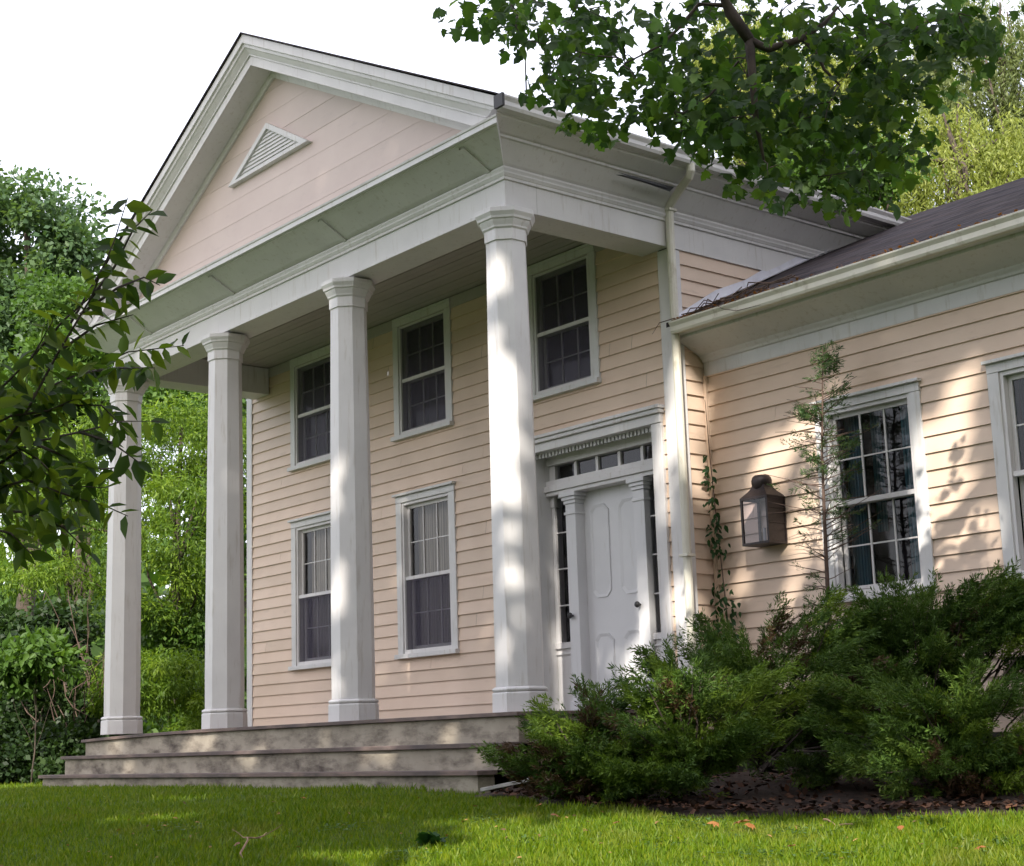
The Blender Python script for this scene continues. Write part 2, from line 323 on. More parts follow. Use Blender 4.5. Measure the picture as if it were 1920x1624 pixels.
def siding(mb, face, plane, a0, a1, z0, z1, exp, holes=(), lip=0.021, top=lambda a: None):
    """lapped boards; face 'f' looks to -y and runs along x, 'r' looks to +x and runs along y"""
    n = int(math.ceil((z1 - z0) / exp))
    def P(a, off, z): return (a, plane - off, z) if face == 'f' else (plane + off, a, z)
    for k in range(n):
        zb, zt = z0 + k * exp, min(z0 + (k + 1) * exp, z1)
        j = rng.normal(0, 0.0014); cutsx = sorted(a0 + (a1 - a0) * rng.random(max(1, int((a1 - a0) / 3.2))))
        cuts = sorted({zb, zt} | {h[2] for h in holes if zb < h[2] < zt} | {h[3] for h in holes if zb < h[3] < zt})
        for c0, c1 in zip(cuts[:-1], cuts[1:]):
            zm = (c0 + c1) / 2; segs = [(a0, a1)]
            for h in holes:
                if h[2] < zm < h[3]:
                    ns = []
                    for s0, s1 in segs:
                        if h[1] <= s0 or h[0] >= s1: ns.append((s0, s1)); continue
                        if h[0] > s0: ns.append((s0, h[0]))
                        if h[1] < s1: ns.append((h[1], s1))
                    segs = ns
            sg2 = []
            for s0, s1 in segs:
                c_ = [s0] + [q for q in cutsx if s0 + .15 < q < s1 - .15] + [s1]
                sg2 += [(p + (.0016 if p != s0 else 0), q - (.0016 if q != s1 else 0)) for p, q in zip(c_[:-1], c_[1:])]
            for s0, s1 in sg2:
                o0 = 0.003 + (lip + j) * (1 - (c0 - zb) / exp); o1 = 0.003 + (lip + j) * (1 - (c1 - zb) / exp)
                q = [P(s0, o0, c0), P(s1, o0, c0), P(s1, o1, c1), P(s0, o1, c1)]
                mb.poly(*(q if face == 'f' else q))
                if c0 == zb: mb.poly(P(s0, -0.002, c0), P(s1, -0.002, c0), P(s1, o0, c0), P(s0, o0, c0))

# window openings: outer edges of the casings on each wall
WIN = dict(a=(-7.42, -6.19, 0.796, 2.875), b=(-4.89, -3.66, 0.796, 2.875), c=(-7.42, -6.19, 3.57, 5.19), d=(-4.89, -3.66, 3.57, 5.19), e=(-2.2, -1.0, 3.57, 5.19))
DOOR = (-2.36, -0.075, -0.05, 3.14)
mb = MB(); siding(mb, 'f', YW, XL + 0.10, XR - 0.14, 0.03, 5.2, 0.1525, [(w[0] + .03, w[1] - .03, w[2] + .02, w[3] - .02) for w in WIN.values()] + [(DOOR[0] + .05, DOOR[1] - .05, -1, DOOR[3] - .08)])
part('front_siding', mb, M['peach'], house)
WW = [(1.575, 2.805, 0.93, 2.90), (3.52, 4.75, 0.93, 2.90), (6.3, 7.53, 0.93, 2.90)]
mb = MB(); siding(mb, 'f', YV, XR + 0.01, 8.5, -0.31, 3.5, 0.1565, [(w[0] + .03, w[1] - .03, w[2] + .03, w[3] - .03) for w in WW])
part('wing_siding', mb, M['peach'], house)
mb = MB(); siding(mb, 'r', XR, YW + 0.12, YB, -0.2, 4.84, 0.1565)
part('side_siding', mb, M['peach'], house)
mb = MB()                                                     # plain walls nobody sees, so that the house is closed
mb.box(XL, XL + .1, YW, YB, -0.7, 5.3).box(XL + .1, XR - .02, YB - .1, YB, -0.7, 5.3).box(8.5, 8.6, YV, 10.2, -0.7, 3.7).box(XR, 8.5, 10.1, 10.2, -0.7, 3.7)
mb.poly((XL, YB, 5.3), (XR, YB, 5.3), (XC, YB, 8.0)); mb.poly((8.55, 2.2, 3.7), (8.55, 10.6, 3.7), (8.55, 6.4, 5.9))
part('rear_wall', mb, M['peach'], house)
mb = MB(); mb.box(XL + .1, XR, YW - .01, YW + .2, -.75, .028).box(.3, 8.5, YV - .05, YV + .1, -.95, -.32)
part('foundation', mb, M['stone'], house)
for bxx in ((XR - .145, XR + .006, YW - .032, YW + .01, .02, 4.795), (XR - .03, XR + .028, YW + .012, YW + .125, -.3, 4.795), (XL - .03, XL + .115, YW - .03, YW + .01, .02, 5.19)):
    part('corner_board', MB().box(*bxx), M['white'], house)                # corner boards
part('corner_strip', MB().box(XR + .024, XR + .06, YV - .045, YV + .01, -.3, 3.46), M['peach'], house)

def make_window(name, hole, plane, kind, label=None):
    x0, x1, z0, z1 = hole; y = plane; upper = kind == 'upper'
    cw = 0.115; mb = MB(); dep = y - 0.035
    zs = z0 + 0.055
    mb.box(x0, x0 + cw, dep, y + .12, zs + .002, z1 - .115).box(x1 - cw, x1, dep, y + .12, zs + .002, z1 - .115)
    mb.box(x0, x1, dep - .004, y + .12, z1 - .113, z1 - .032)                             # head
    if not upper: mb.box(x0 - .02, x1 + .02, dep - .045, y, z1 - .03, z1)                  # drip cap
    else: mb.box(x0, x1, dep - .006, y, z1 - .03, z1)
    root = part(name, mb, M['trim'], house, .004)
    if label: root['label'] = label
    mb = MB(); mb.box(x0 - .015, x1 + .015, dep - .05, y + .12, z0, zs)
    part('sill', mb, M['trim'], root, .004)
    a0, a1, b0, b1 = x0 + cw, x1 - cw, zs + .002, z1 - .115; zm = (b0 + b1) / 2 - .01
    st = .042; MU = .009 if kind == 'wing' else .0075
    mb = MB()                                                     # storm frame and lower sash
    mb.box(a0, a0 + .035, y - .018, y + .06, b0, b1).box(a1 - .035, a1, y - .018, y + .06, b0, b1).box(a0 + .035, a1 - .035, y - .016, y + .06, b1 - .035, b1).box(a0 + .035, a1 - .035, y - .016, y + .06, b0, b0 + .05)
    part('storm_frame', mb, M['white'], root)
    i0, i1 = a0 + .036, a1 - .036
    def sash(nm, c0, c1, yy, munt, both):
        mb = MB(); mb.box(i0, i0 + st, yy, yy + .035, c0, c1).box(i1 - st, i1, yy, yy + .035, c0, c1).box(i0 + st, i1 - st, yy + .001, yy + .034, c1 - st, c1).box(i0 + st, i1 - st, yy + .001, yy + .034, c0, c0 + st * 1.1)
        w = (i1 - i0 - 2 * st) / 3
        for q in (1, 2): mb.box(i0 + st + q * w - MU, i0 + st + q * w + MU, yy + .006, yy + .026, c0 + st, c1 - st)
        zc = (c0 + c1) / 2
        mb.box(i0 + st, i1 - st, yy + .008, yy + .024, zc - MU * .8, zc + MU * .8)
        o = part(nm, mb, M['white'], root)
        g = MB(); g.poly((i0 + st, yy + .017, c0 + st), (i1 - st, yy + .017, c0 + st), (i1 - st, yy + .017, c1 - st), (i0 + st, yy + .017, c1 - st))
        part('pane', g, M['glass'], root)
        return o
    sash('sash', zm - .02, b1 - .036, y + .045, 3, True); sash('sash', b0 + .052, zm + .02, y + .085, 3, True)
    mb = MB(); mb.box(i0, i1, y - .004, y + .012, zm - .022, zm + .022); part('meeting_rail', mb, M['white'], root)
    if kind != 'wing':
        mb = MB(); c0, c1 = ((b0 + .05, zm - .022))
        mb.poly((i0, y + .006, c0), (i1, y + .006, c0), (i1, y + .006, c1), (i0, y + .006, c1))
        if upper: mb.poly((i0, y + .006, zm + .022), (i1, y + .006, zm + .022), (i1, y + .006, b1 - .035), (i0, y + .006, b1 - .035))
        part('insect_screen', mb, M['screen'], root)
    def drape(u0, u1, lo, hi, m, yy):
        mb = MB(); n = 26
        for k in range(n + 1):
            x = u0 + (u1 - u0) * k / n; mb.v += [(x, yy + .012 * math.sin(k * 1.7), lo), (x, yy + .012 * math.sin(k * 1.7 + .3), hi)]
        mb.f = [(2 * k, 2 * k + 2, 2 * k + 3, 2 * k + 1) for k in range(n)]
        part('curtain', mb, m, root)
    if kind == 'lower': drape(i0 + .01, i1 - .16, b0, b1, M['curtain'], y + .20)
    if kind == 'wing': drape(i0, i0 + .20, b0, b1, M['curtain_teal'], y + .22); drape(i0 + .30, i0 + .42, b0 + .6, b1, M['curtain_teal'], y + .24); drape(i1 - .26, i1, b0, b1, M['curtain_teal'], y + .22)
    mb = MB(); g = .5                                              # dark room behind
    X0, X1, Z0, Z1, Y0, Y1 = x0 + .04, x1 - .04, z0 + .03, z1 - .05, y + .125, y + g
    mb.poly((X0, Y1, Z0), (X1, Y1, Z0), (X1, Y1, Z1), (X0, Y1, Z1)); mb.poly((X0, Y0, Z0), (X0, Y1, Z0), (X0, Y1, Z1), (X0, Y0, Z1)); mb.poly((X1, Y0, Z0), (X1, Y1, Z0), (X1, Y1, Z1), (X1, Y0, Z1))
    mb.poly((X0, Y0, Z0), (X1, Y0, Z0), (X1, Y1, Z0), (X0, Y1, Z0)); mb.poly((X0, Y0, Z1), (X1, Y0, Z1), (X1, Y1, Z1), (X0, Y1, Z1))
    part('room', mb, M['interior'], root)
for k in 'ab': make_window('window', WIN[k], YW, 'lower')
for k in 'cde': make_window('window', WIN[k], YW, 'upper')
for w in WW: make_window('window', w, YV, 'wing')

# ---- door, recessed behind a pilastered surround
YD = 2.55; dx0, dx1 = DOOR[0], DOOR[1]; oz = 2.86; O0, O1 = dx0 + .155, dx1 - .155
mb = MB(); yo = YW - .05
mb.box(dx0, O0, yo, YW + .02, 0.0, oz + .10).box(O1, dx1, yo, YW + .02, 0.0, oz + .10)
mb.box(dx0, dx1, yo - .012, YW + .02, oz + .102, oz + .20)
mb.box(dx0 - .02, dx1 + .02, yo - .05, YW + .02, oz + .202, oz + .245).box(dx0 - .035, dx1 + .035, yo - .075, YW + .02, oz + .247, oz + .285)
surround = part('door_surround', mb, M['white'], house, .006)
mb = MB()
mb.box(O0 - .012, O0, YW + .022, YD + .1, 0.0, oz + .1).box(O1, O1 + .012, YW + .022, YD + .1, 0.0, oz + .1).box(O0, O1, YW + .022, YD + .1, oz + .1, oz + .112)
nb = 34
for k in range(nb): mb.box(O0 + (O1 - O0) * (k + .2) / nb, O0 + (O1 - O0) * (k + .75) / nb, YW + .03, YW + .07, oz + .05, oz + .1)      # small dentils
part('reveal', mb, M['trim'], surround)
L0, L1 = -1.76, -0.785; dtop = 2.49
mb = MB(); mb.box(L0, L1, YD + .035, YD + .075, .05, dtop)
door = part('door', mb, M['door'], house, .003); door['label'] = 'white front door with four clipped corner panels'
mb = MB()
def ring(cx, cz, hw, hh, cut, w, y0, y1):
    def o(a, b, c): return [(cx - a + c, cz - b), (cx + a - c, cz - b), (cx + a, cz - b + c), (cx + a, cz + b - c), (cx + a - c, cz + b), (cx - a + c, cz + b), (cx - a, cz + b - c), (cx - a, cz - b + c)]
    A, B = o(hw, hh, cut), o(hw - w, hh - w, cut * .8)
    for k in range(8):
        j = (k + 1) % 8
        mb.poly((A[k][0], y1, A[k][1]), (A[j][0], y1, A[j][1]), (B[j][0], y0, B[j][1]), (B[k][0], y0, B[k][1]))
        mb.poly((A[k][0], y1, A[k][1]), (A[j][0], y1, A[j][1]), (A[j][0], YD + .0345, A[j][1]), (A[k][0], YD + .0345, A[k][1]))
    mb.poly(*[(b[0], y0 + .012, b[1]) for b in o(hw - w - .03, hh - w - .03, cut * .7)])
for cx in (L0 + .275, L1 - .235):
    for cz, hz in ((1.80, .52), (.52, .36)):
        mb = MB(); ring(cx, cz, .150, hz, .07, .035, YD + .034, YD + .024); part('door_panel', mb, M['door'], door)
def knob(x, z, yy, parent):
    mb = MB(); mb.lathe([(.012, 0), (.012, .02), (.028, .03), (.034, .045), (.028, .062), (.01, .07)], (0, 0, 0), 12)
    mb.v = [(x + a, yy - c, z + b) for a, b, c in mb.v]; part('knob', mb, M['black'], parent, smooth=True)
def pil(x0, x1, nm='pilaster', yy=YD):
    mb = MB(); mb.box(x0, x1, yy - .10, yy + .05, .16, 2.36).box(x0 - .02, x1 + .02, yy - .12, yy + .05, 0.0, .158)
    for k, (e, a, b) in enumerate(((.014, 2.24, 2.27), (.014, 2.362, 2.40), (.03, 2.402, 2.44), (.052, 2.442, 2.485))): mb.box(x0 - e, x1 + e, yy - .10 - e, yy + .05, a, b)
    return part(nm, mb, M['door'], house, .004)
pl = pil(-1.905, -1.74); pr_ = pil(-.80, -.635)
knob(-1.845, 1.10, YD - .10, pl); knob(-.765, 1.13, YD - .10, pr_)
mb = MB(); mb.box(O0, O1, YD - .13, YD + .06, 2.487, 2.53).box(O0, O1, YD - .155, YD + .06, 2.532, 2.60).box(O0, O1, YD - .12, YD + .06, 2.602, 2.665).box(O0, O1, YD - .10, YD + .06, 2.845, oz + .1)
tx0, tx1 = -2.125, -0.325; npn = 5
tw = (tx1 - tx0) / npn
mb.box(O0, tx0 + .02, YD - .06, YD + .02, 2.667, 2.843).box(tx1 - .02, O1, YD - .06, YD + .02, 2.667, 2.843)
for k in range(1, npn): mb.box(tx0 + k * tw - .022, tx0 + k * tw + .022, YD - .05, YD + .01, 2.667, 2.843)
tr = part('transom', mb, M['white'], house, .004)
for k in range(npn):
    g = MB(); a, b = tx0 + k * tw + .022, tx0 + (k + 1) * tw - .022; g.poly((a, YD - .02, 2.667), (b, YD - .02, 2.667), (b, YD - .02, 2.843), (a, YD - .02, 2.843)); part('pane', g, M['glass'], tr)
for s0, s1 in ((O0 + .005, -1.915), (-.625, O1 - .005)):
    mb = MB(); w0, w1 = (s0 + .055, s1) if s0 < -1 else (s0, s1 - .03)
    if s0 < -1: mb.box(s0, w0, YD - .05, YD + .06, .82, 2.36); mb.box(s0, w0 + .01, YD - .065, YD + .06, 2.362, 2.486); mb.box(w0 + .012, s1, YD - .02, YD + .06, 2.462, 2.486)
    else: mb.box(w1, s1, YD - .05, YD + .06, .82, 2.486)
    mb.box(s0, s1, YD - .04, YD + .06, .0, .80).box(s0, s1, YD - .06, YD + .06, .68, .70).box(s0, s1, YD - .07, YD + .06, .75, .818)
    for k in (1, 2, 3): mb.box(w0, w1, YD - .03, YD - .005, .82 + k * .415 - .008, .82 + k * .415 + .008)
    sd = part('sidelight', mb, M['white'], house, .003)
    for k in range(4):
        g = MB(); a, b = .82 + k * .415 + .008, .82 + (k + 1) * .415 - .008; g.poly((w0, YD - .018, a), (w1, YD - .018, a), (w1, YD - .018, b), (w0, YD - .018, b)); part('pane', g, M['glass'], sd)
mb = MB(); mb.box(O0, O1, YD + .1, YD + .5, .0, 2.95); part('hall', mb, M['interior'], house)

# ---- columns
def make_column(x, lean):
    mb = MB(); b = (x, YC, 0)
    mb.lathe([(.215, .236), (.217, .6), (.212, 1.6), (.202, 3.0), (.186, 4.5)], b)
    c = part('column', mb, M['white'], house)
    mb = MB(); mb.lathe([(.252, 0), (.250, .175), (.240, .185)], b); p = part('plinth', mb, M['white'], c, .004)
    mb = MB(); mb.lathe([(.236, .187), (.247, .197), (.250, .208), (.246, .219), (.222, .234)], b); part('base_ring', mb, M['white'], c)
    mb = MB(); mb.lathe([(.200, 4.475), (.200, 4.585), (.216, 4.60), (.219, 4.615), (.236, 4.65), (.242, 4.665), (.242, 4.672), (.256, 4.676), (.262, 4.70), (.282, 4.735), (.282, 4.778)], b)
    mb.lathe([(.19, 4.779), (.19, 4.799)], b); part('capital', mb, M['white'], c, .003)
    return c
for i in range(4): make_column(-i * D_COL, 0)

# ---- porch floor and steps
def sag(x): return -0.012 * max(0, (-x - 2.0) / 6.6) - 0.060 * max(0, (-x - 5.0) / 3.6) ** 2
def slab(name, x0, x1, y0, y1, z0, z1, m, sagf=0, jit=0.0):
    mb = MB(); n = 30
    xs_ = [x0 + (x1 - x0) * k / n for k in range(n + 1)]
    for k, x in enumerate(xs_):
        s = sagf * sag(x); jy = jit * math.sin(k * 2.1)
        mb.v += [(x, y0 + jy, z0 + s), (x, y0 + jy, z1 + s), (x, y1, z1 + s), (x, y1, z0 + s)]
    for k in range(n):
        i = 4 * k; mb.f += [(i, i + 4, i + 5, i + 1), (i + 1, i + 5, i + 6, i + 2), (i + 2, i + 6, i + 7, i + 3), (i + 3, i + 7, i + 4, i)]
    mb.f += [(0, 1, 2, 3), (4 * n + 3, 4 * n + 2, 4 * n + 1, 4 * n)]
    return part(name, mb, m, house, .004)
pf = slab('porch_floor', XL + .02, .44, -.30, 2.2, -.036, 0.0, M['tread'], .8, .004)
slab('porch_base', XL + .07, .40, -.255, 2.15, -.274, -.038, M['riser'], .8)
def step(x0, x1, y0, zt, zb, yback):
    mb = MB(); mb.box(x0, x1, y0, yback, zt - .042, zt)
    s = part('step', mb, M['tread'], house, .006)
    mb = MB(); mb.box(x0 + .05, x1 - .05, y0 + .045, yback, zb, zt - .044); part('riser', mb, M['riser'], s)
step(-8.78, .46, -.50, -.262, -.50, -.26); step(-9.02, .36, -.70, -.497, -.80, -.47)

# ---- entablature, cornice, gable
E0, E1 = -8.41, 0.15; HB, HT = 4.80, 5.19
mb = MB(); mb.box(E0, E1, 0, .40, HB, HT).box(E0, E0 + .4, .401, YW - .03, HB + .002, HT).box(E1 - .4, E1, .401, YW - .035, HB + .002, HT)
mb.box(E1 - .022, E1 - .001, YW - .034, YB, HB + .003, HT)
mb.box(E0 - .014, E1 + .012, -.014, -.0005, HB - .004, HB + .034)
ent = part('entablature', mb, M['white'], house, .004)
def perim(prof, sides, x0=E0, x1=E1, yb=YB):
    """sweep an (outward, z) outline round the front and the two sides with mitred corners"""
    mb = MB(); n = len(prof)
    for s in sides:
        if s == 'f': A = [(x0 - o, -o, z) for o, z in prof]; B = [(x1 + o, -o, z) for o, z in prof]
        elif s == 'r': A = [(x1 + o, -o, z) for o, z in prof]; B = [(x1 + o, yb, z) for o, z in prof]
        else: A = [(x0 - o, yb, z) for o, z in prof]; B = [(x0 - o, -o, z) for o, z in prof]
        i = len(mb.v); mb.v += A + B
        for k in range(n - 1): mb.f.append((i + k, i + n + k, i + n + k + 1, i + k + 1))
    return mb
part('frieze_moulding', perim([(.001, 5.075), (.022, 5.078), (.024, 5.105), (.030, 5.108), (.046, 5.135), (.048, 5.15), (.040, 5.152), (.052, 5.178), (.052, 5.196), (.0, 5.197)], 'flr'), M['white'], ent)
mb = perim([(.03, 5.196), (.10, 5.225), (.36, 5.372), (.405, 5.392), (.405, 5.40), (.45, 5.402), (.452, 5.452), (.462, 5.458), (.468, 5.478), (.45, 5.486), (.0, 5.585)], 'f')
mb.f += [tuple(range(10, -1, -1)), tuple(range(11, 22))]
cor = part('cornice', mb, M['white'], house)
side = [(.03, 5.197), (.06, 5.225), (.20, 5.392), (.225, 5.397), (.227, 5.422), (.26, 5.428), (.40, 5.500), (.408, 5.515), (.43, 5.52), (.43, 5.60)]
for q in 'lr': part('side_cornice', perim(side, q), M['white'], house)
for px_ in (-.03, -2.55, -5.0, -7.2):                           # battens over the joints of the cove
    mb = MB()
    dxx = .034
    mb.poly((px_ - dxx, -.06, 5.186), (px_ + dxx, -.06, 5.186), (px_ + dxx, -.38, 5.358), (px_ - dxx, -.38, 5.358))
    mb.poly((px_ + dxx, -.06, 5.186), (px_ + dxx, -.06, 5.23), (px_ + dxx, -.38, 5.41), (px_ + dxx, -.38, 5.358))
    mb.poly((px_ - dxx, -.06, 5.186), (px_ - dxx, -.06, 5.23), (px_ - dxx, -.38, 5.41), (px_ - dxx, -.38, 5.358))
    part('cove_batten', mb, M['white'], cor)
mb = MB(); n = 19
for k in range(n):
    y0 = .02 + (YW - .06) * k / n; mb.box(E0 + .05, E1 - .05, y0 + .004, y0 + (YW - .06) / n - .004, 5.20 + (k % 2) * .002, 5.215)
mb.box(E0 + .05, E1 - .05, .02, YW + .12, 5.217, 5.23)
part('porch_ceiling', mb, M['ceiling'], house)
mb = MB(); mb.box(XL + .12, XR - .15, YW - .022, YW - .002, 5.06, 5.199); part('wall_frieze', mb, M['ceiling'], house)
AP, EZ = 8.12, 5.66; EX = 4.70; TAN = (AP - EZ) / EX
def rz(x, v): return AP - v - abs(x - XC) * TAN
def rake(layers, soff):
    mb = MB()
    for sg in (1, -1):
        prev = None
        for (v, y) in layers:
            xe = min(EX, (AP - v - 5.565) / TAN)
            cur = ((XC, y, AP - v), (XC + sg * xe, y, AP - v - xe * TAN))
            if prev: 
                q = (prev[0], prev[1], cur[1], cur[0]); mb.poly(*(q if sg < 0 else q[::-1]))
            prev = cur
        # end closure
        pts = [(XC + sg * min(EX, (AP - v - 5.565) / TAN), y, max(AP - v - EX * TAN, 5.565)) for v, y in layers]
        for a, b in zip(pts[:-1], pts[1:]): mb.poly(a, b, (b[0], 0.0, b[2]), (a[0], 0.0, a[2]))
    return mb
lay = [(0, -.45), (.105, -.45), (.115, -.425), (.150, -.42), (.165, -.40), (.225, -.355), (.240, -.355), (.245, -.335), (.36, -.335), (.362, -.05), (.40, -.045), (.44, -.03), (.44, 0.0)]
part('raking_cornice', rake(lay, 0), M['white'], house)
mb = MB(); nb = 9; zb0 = 5.57; hb = .283                          # wide flush gable boards
for k in range(nb + 1):
    z0, z1 = zb0 + k * hb, min(zb0 + (k + 1) * hb, AP - .38)
    if z0 >= z1: break
    w0, w1 = (AP - .38 - z0) / TAN, (AP - .38 - z1) / TAN; o = .002 + rng.normal(0, .0008)
    mb.poly((XC - w0, -.0042 - o, z0), (XC + w0, -.0042 - o, z0), (XC + w1, -.001 - o, z1), (XC - w1, -.001 - o, z1))
    mb.poly((XC - w0, 0.004, z0), (XC + w0, .004, z0), (XC + w0, -.0042 - o, z0), (XC - w0, -.0042 - o, z0))
part('gable_boards', mb, M['gable'], house)
mb = MB(); vx, vz0, vz1, vh = -4.20, 6.60, 7.13, .92              # triangular louvred vent
def tri(s, y): h = vz1 - vz0; return [(vx - vh * s, y, vz0 + (1 - s) * h * .33), (vx + vh * s, y, vz0 + (1 - s) * h * .33), (vx, y, vz0 + (1 - s) * h * .33 + h * s)]
A, B, Cc, Dd = tri(1, -.07), tri(.80, -.07), tri(1, 0), tri(.80, -.02)
for k in range(3):
    j = (k + 1) % 3; mb.poly(A[k], A[j], B[j], B[k]); mb.poly(Cc[k], Cc[j], A[j], A[k]); mb.poly(B[k], B[j], Dd[j], Dd[k])
vent = part('gable_vent', mb, M['trim'], house)
mb = MB(); ns = 9; z0 = B[0][2]; h = B[2][2] - z0; hw = B[1][0] - vx
for k in range(ns):
    a, b = k / ns, (k + 1) / ns; mb.poly((vx - hw * (1 - a), -.050, z0 + h * a), (vx + hw * (1 - a), -.050, z0 + h * a), (vx + hw * (1 - b), -.034, z0 + h * b), (vx - hw * (1 - b), -.034, z0 + h * b))
    mb.poly((vx - hw * (1 - a), -.034, z0 + h * a), (vx + hw * (1 - a), -.034, z0 + h * a), (vx + hw * (1 - a), -.050, z0 + h * a), (vx - hw * (1 - a), -.050, z0 + h * a))
part('louvre', mb, M['trim'], vent)
# ---- roofs
mb = MB(); y0, y1 = -.475, YB + .4
for sg in (1, -1):
    nseg = 26
    prev = None
    for k in range(nseg + 1):
        y = y0 + (y1 - y0) * k / nseg; j = rng.normal(0, .006) if 0 < k < nseg else 0
        cur = [(XC, y, AP + .024 + j), (XC + sg * (EX + .03), y, EZ + .020 + j), (XC + sg * (EX + .03), y, EZ + .005), (XC, y, AP + .004)]
        if prev:
            mb.poly(prev[0], prev[1], cur[1], cur[0]); mb.poly(prev[1], prev[2], cur[2], cur[1]); mb.poly(prev[2], prev[3], cur[3], cur[2])
        else: mb.poly(*cur)
        prev = cur
roof = part('roof', mb, M['roof'], house)
mb = MB(); mb.tube([(-1.8, 2.0, 6.9), (-1.8, 2.0, 7.95)], [.011, .007], 6); part('lightning_rod', mb, M['black'], roof)
RY0, RZ0, RY1, RZ1 = 2.13, 3.955, 6.40, 5.945
mb = MB(); nseg = 20; rows = 10
for i in range(nseg + 1):
    x = XR + .02 + (8.8 - XR) * i / nseg
    for j in range(rows + 1):
        t = j / rows; mb.v.append((x, RY0 + (RY1 - RY0) * t, RZ0 + (RZ1 - RZ0) * t + rng.normal(0, .006)))
mb.f = [(i * (rows + 1) + j, (i + 1) * (rows + 1) + j, (i + 1) * (rows + 1) + j + 1, i * (rows + 1) + j + 1) for i in range(nseg) for j in range(rows)]
mb.poly((XR + .02, RY1 + .002, RZ1 + .004), (8.82, RY1 + .002, RZ1 + .004), (8.82, 10.67, RZ0), (XR + .02, 10.67, RZ0))
mb.poly((XR + .02, RY0, RZ0 - .04), (8.82, RY0, RZ0 - .04), (8.82, RY0, RZ0 + .012), (XR + .02, RY0, RZ0 + .012))
part('wing_roof', mb, M['wing_roof'], house)
def roofz(y): return RZ0 + (RZ1 - RZ0) * (y - RY0) / (RY1 - RY0)
mb = MB(); fl = [(2.30, .02, .05), (2.9, .02, .13), (3.4, .02, .10), (4.0, .02, .16), (4.6, .02, .19), (5.6, .01, .15), (6.3, .01, .12)]
for (a, b0, b1), (c, d0, d1) in zip(fl[:-1], fl[1:]):
    mb.poly((XR + .03, a, roofz(a) + b0), (XR + .03, c, roofz(c) + d0), (XR + .028, c, roofz(c) + d1), (XR + .028, a, roofz(a) + b1))
    mb.poly((XR + .03, a, roofz(a) + b0), (XR + .03, c, roofz(c) + d0), (XR + .12, c, roofz(c) + .018), (XR + .12, a, roofz(a) + .018))
part('flashing', mb, M['flash'], house)
# ---- gutters and downspout
def gutter(name, prof, fn, a0, a1):
    mb = MB(); mb.extrude(prof, fn, a0, a1); return part(name, mb, M['gutter'], house, .003)
gx = E1 + .432
part('gutter', MB().extrude([(gx, 5.525), (gx + .085, 5.53), (gx + .10, 5.56), (gx + .098, 5.60), (gx + .122, 5.635), (gx + .122, 5.652), (gx + .105, 5.652), (gx + .09, 5.61), (gx + .01, 5.60), (gx, 5.652)], fx, -.43, YB + .3), M['white'], house)
mb = MB(); mb.box(gx + .0, gx + .125, -.462, -.432, 5.535, 5.66); part('gutter_cap', mb, M['black'], house)
gy = 2.20
part('gutter', MB().extrude([(gy, 3.835), (gy - .085, 3.825), (gy - .098, 3.85), (gy - .094, 3.90), (gy - .118, 3.935), (gy - .118, 3.952), (gy - .100, 3.952), (gy - .085, 3.915), (gy - .01, 3.90), (gy, 3.952)], fy, XR + .10, 8.8), M['gutter'], house, .002)
mb = MB(); mb.extrude([(YV - .03, 3.46), (YV - .03, 3.60), (YV - .05, 3.605), (YV - .062, 3.63), (YV - .09, 3.655), (YV - .10, 3.67), (gy + .09, 3.79), (gy + .06, 3.80), (gy + .06, 3.83), (gy + .001, 3.836), (gy + .001, 3.94), (YV, 3.98), (YV, 3.46)], fy, XR + .032, 8.6)
part('wing_cornice', mb, M['trim'], house)
mb = MB(); dsx, dsy = .205, 2.195
def dpath(pts, hw, hh):
    for a, b in zip(pts[:-1], pts[1:]):
        mb.tube([a, b], hw, 8)
mb.tube([(.635, 2.10, 5.54), (.635, 2.10, 5.47), (.60, 2.11, 5.42), (.43, 2.14, 5.34), (.27, 2.17, 5.25), (.215, 2.185, 5.21), (dsx, dsy, 5.14), (dsx, dsy, 4.6), (dsx, dsy, 3.4), (dsx, dsy, 2.0), (dsx, dsy, .6), (dsx, dsy, -.55), (dsx + .12, dsy - .10, -.66)], .046, 10)
dsp = part('downspout', mb, M['gutter'], house)
for z in (5.17, 1.52): part('collar', MB().box(dsx - .062, dsx + .062, dsy - .060, dsy + .060, z, z + .026), M['gutter'], dsp, .003)
mb = MB(); mb.poly((E1 + .247, 1.25, 5.318), (E1 + .247, 2.0, 5.318), (E1 + .30, 1.95, 5.30), (E1 + .30, 1.3, 5.312)); mb.poly((E1 + .285, 1.22, 5.335), (E1 + .285, 2.05, 5.345), (E1 + .285, 1.98, 5.28), (E1 + .285, 1.6, 5.30))
part('rotted_gap', mb, M['black'], house)

# ---- lantern on the wing wall
lx0, lx1, ly, lz0, lz1 = 0.79, 1.12, 2.40, 1.57, 2.03
lan = thing('wall_lantern', ((lx0 + lx1) / 2, YV, lz0), 'dark rusty box lantern with glass front hung on the wing wall beside the vine', 'lantern')
mb = MB(); e = .011
for x in (lx0, lx1):
    for y in (ly, YV - .03): mb.box(x - e, x + e, y - e, y + e, lz0 + .02, lz1)
for z in (lz0 + .01, lz1): 
    mb.box(lx0 - e, lx1 + e, ly - e - .002, ly + e, z - e, z + e).box(lx0 - e, lx0 + e, ly + e, YV - .02, z - e, z + e).box(lx1 - e, lx1 + e, ly + e, YV - .02, z - e, z + e)
mb.box(lx0 + .02, lx1 - .02, ly + .02, YV - .03, lz0, lz0 + .012)
part('frame', mb, M['dark_metal'], lan)
mb = MB()
n = 8
prf = [(1.0, 0), (.80, .035), (.62, .065), (.48, .10), (.40, .14)]
cx, cy = (lx0 + lx1) / 2, (ly + YV - .02) / 2; hx, hy = (lx1 - lx0) / 2 + .013, (YV - .02 - ly) / 2 + .012
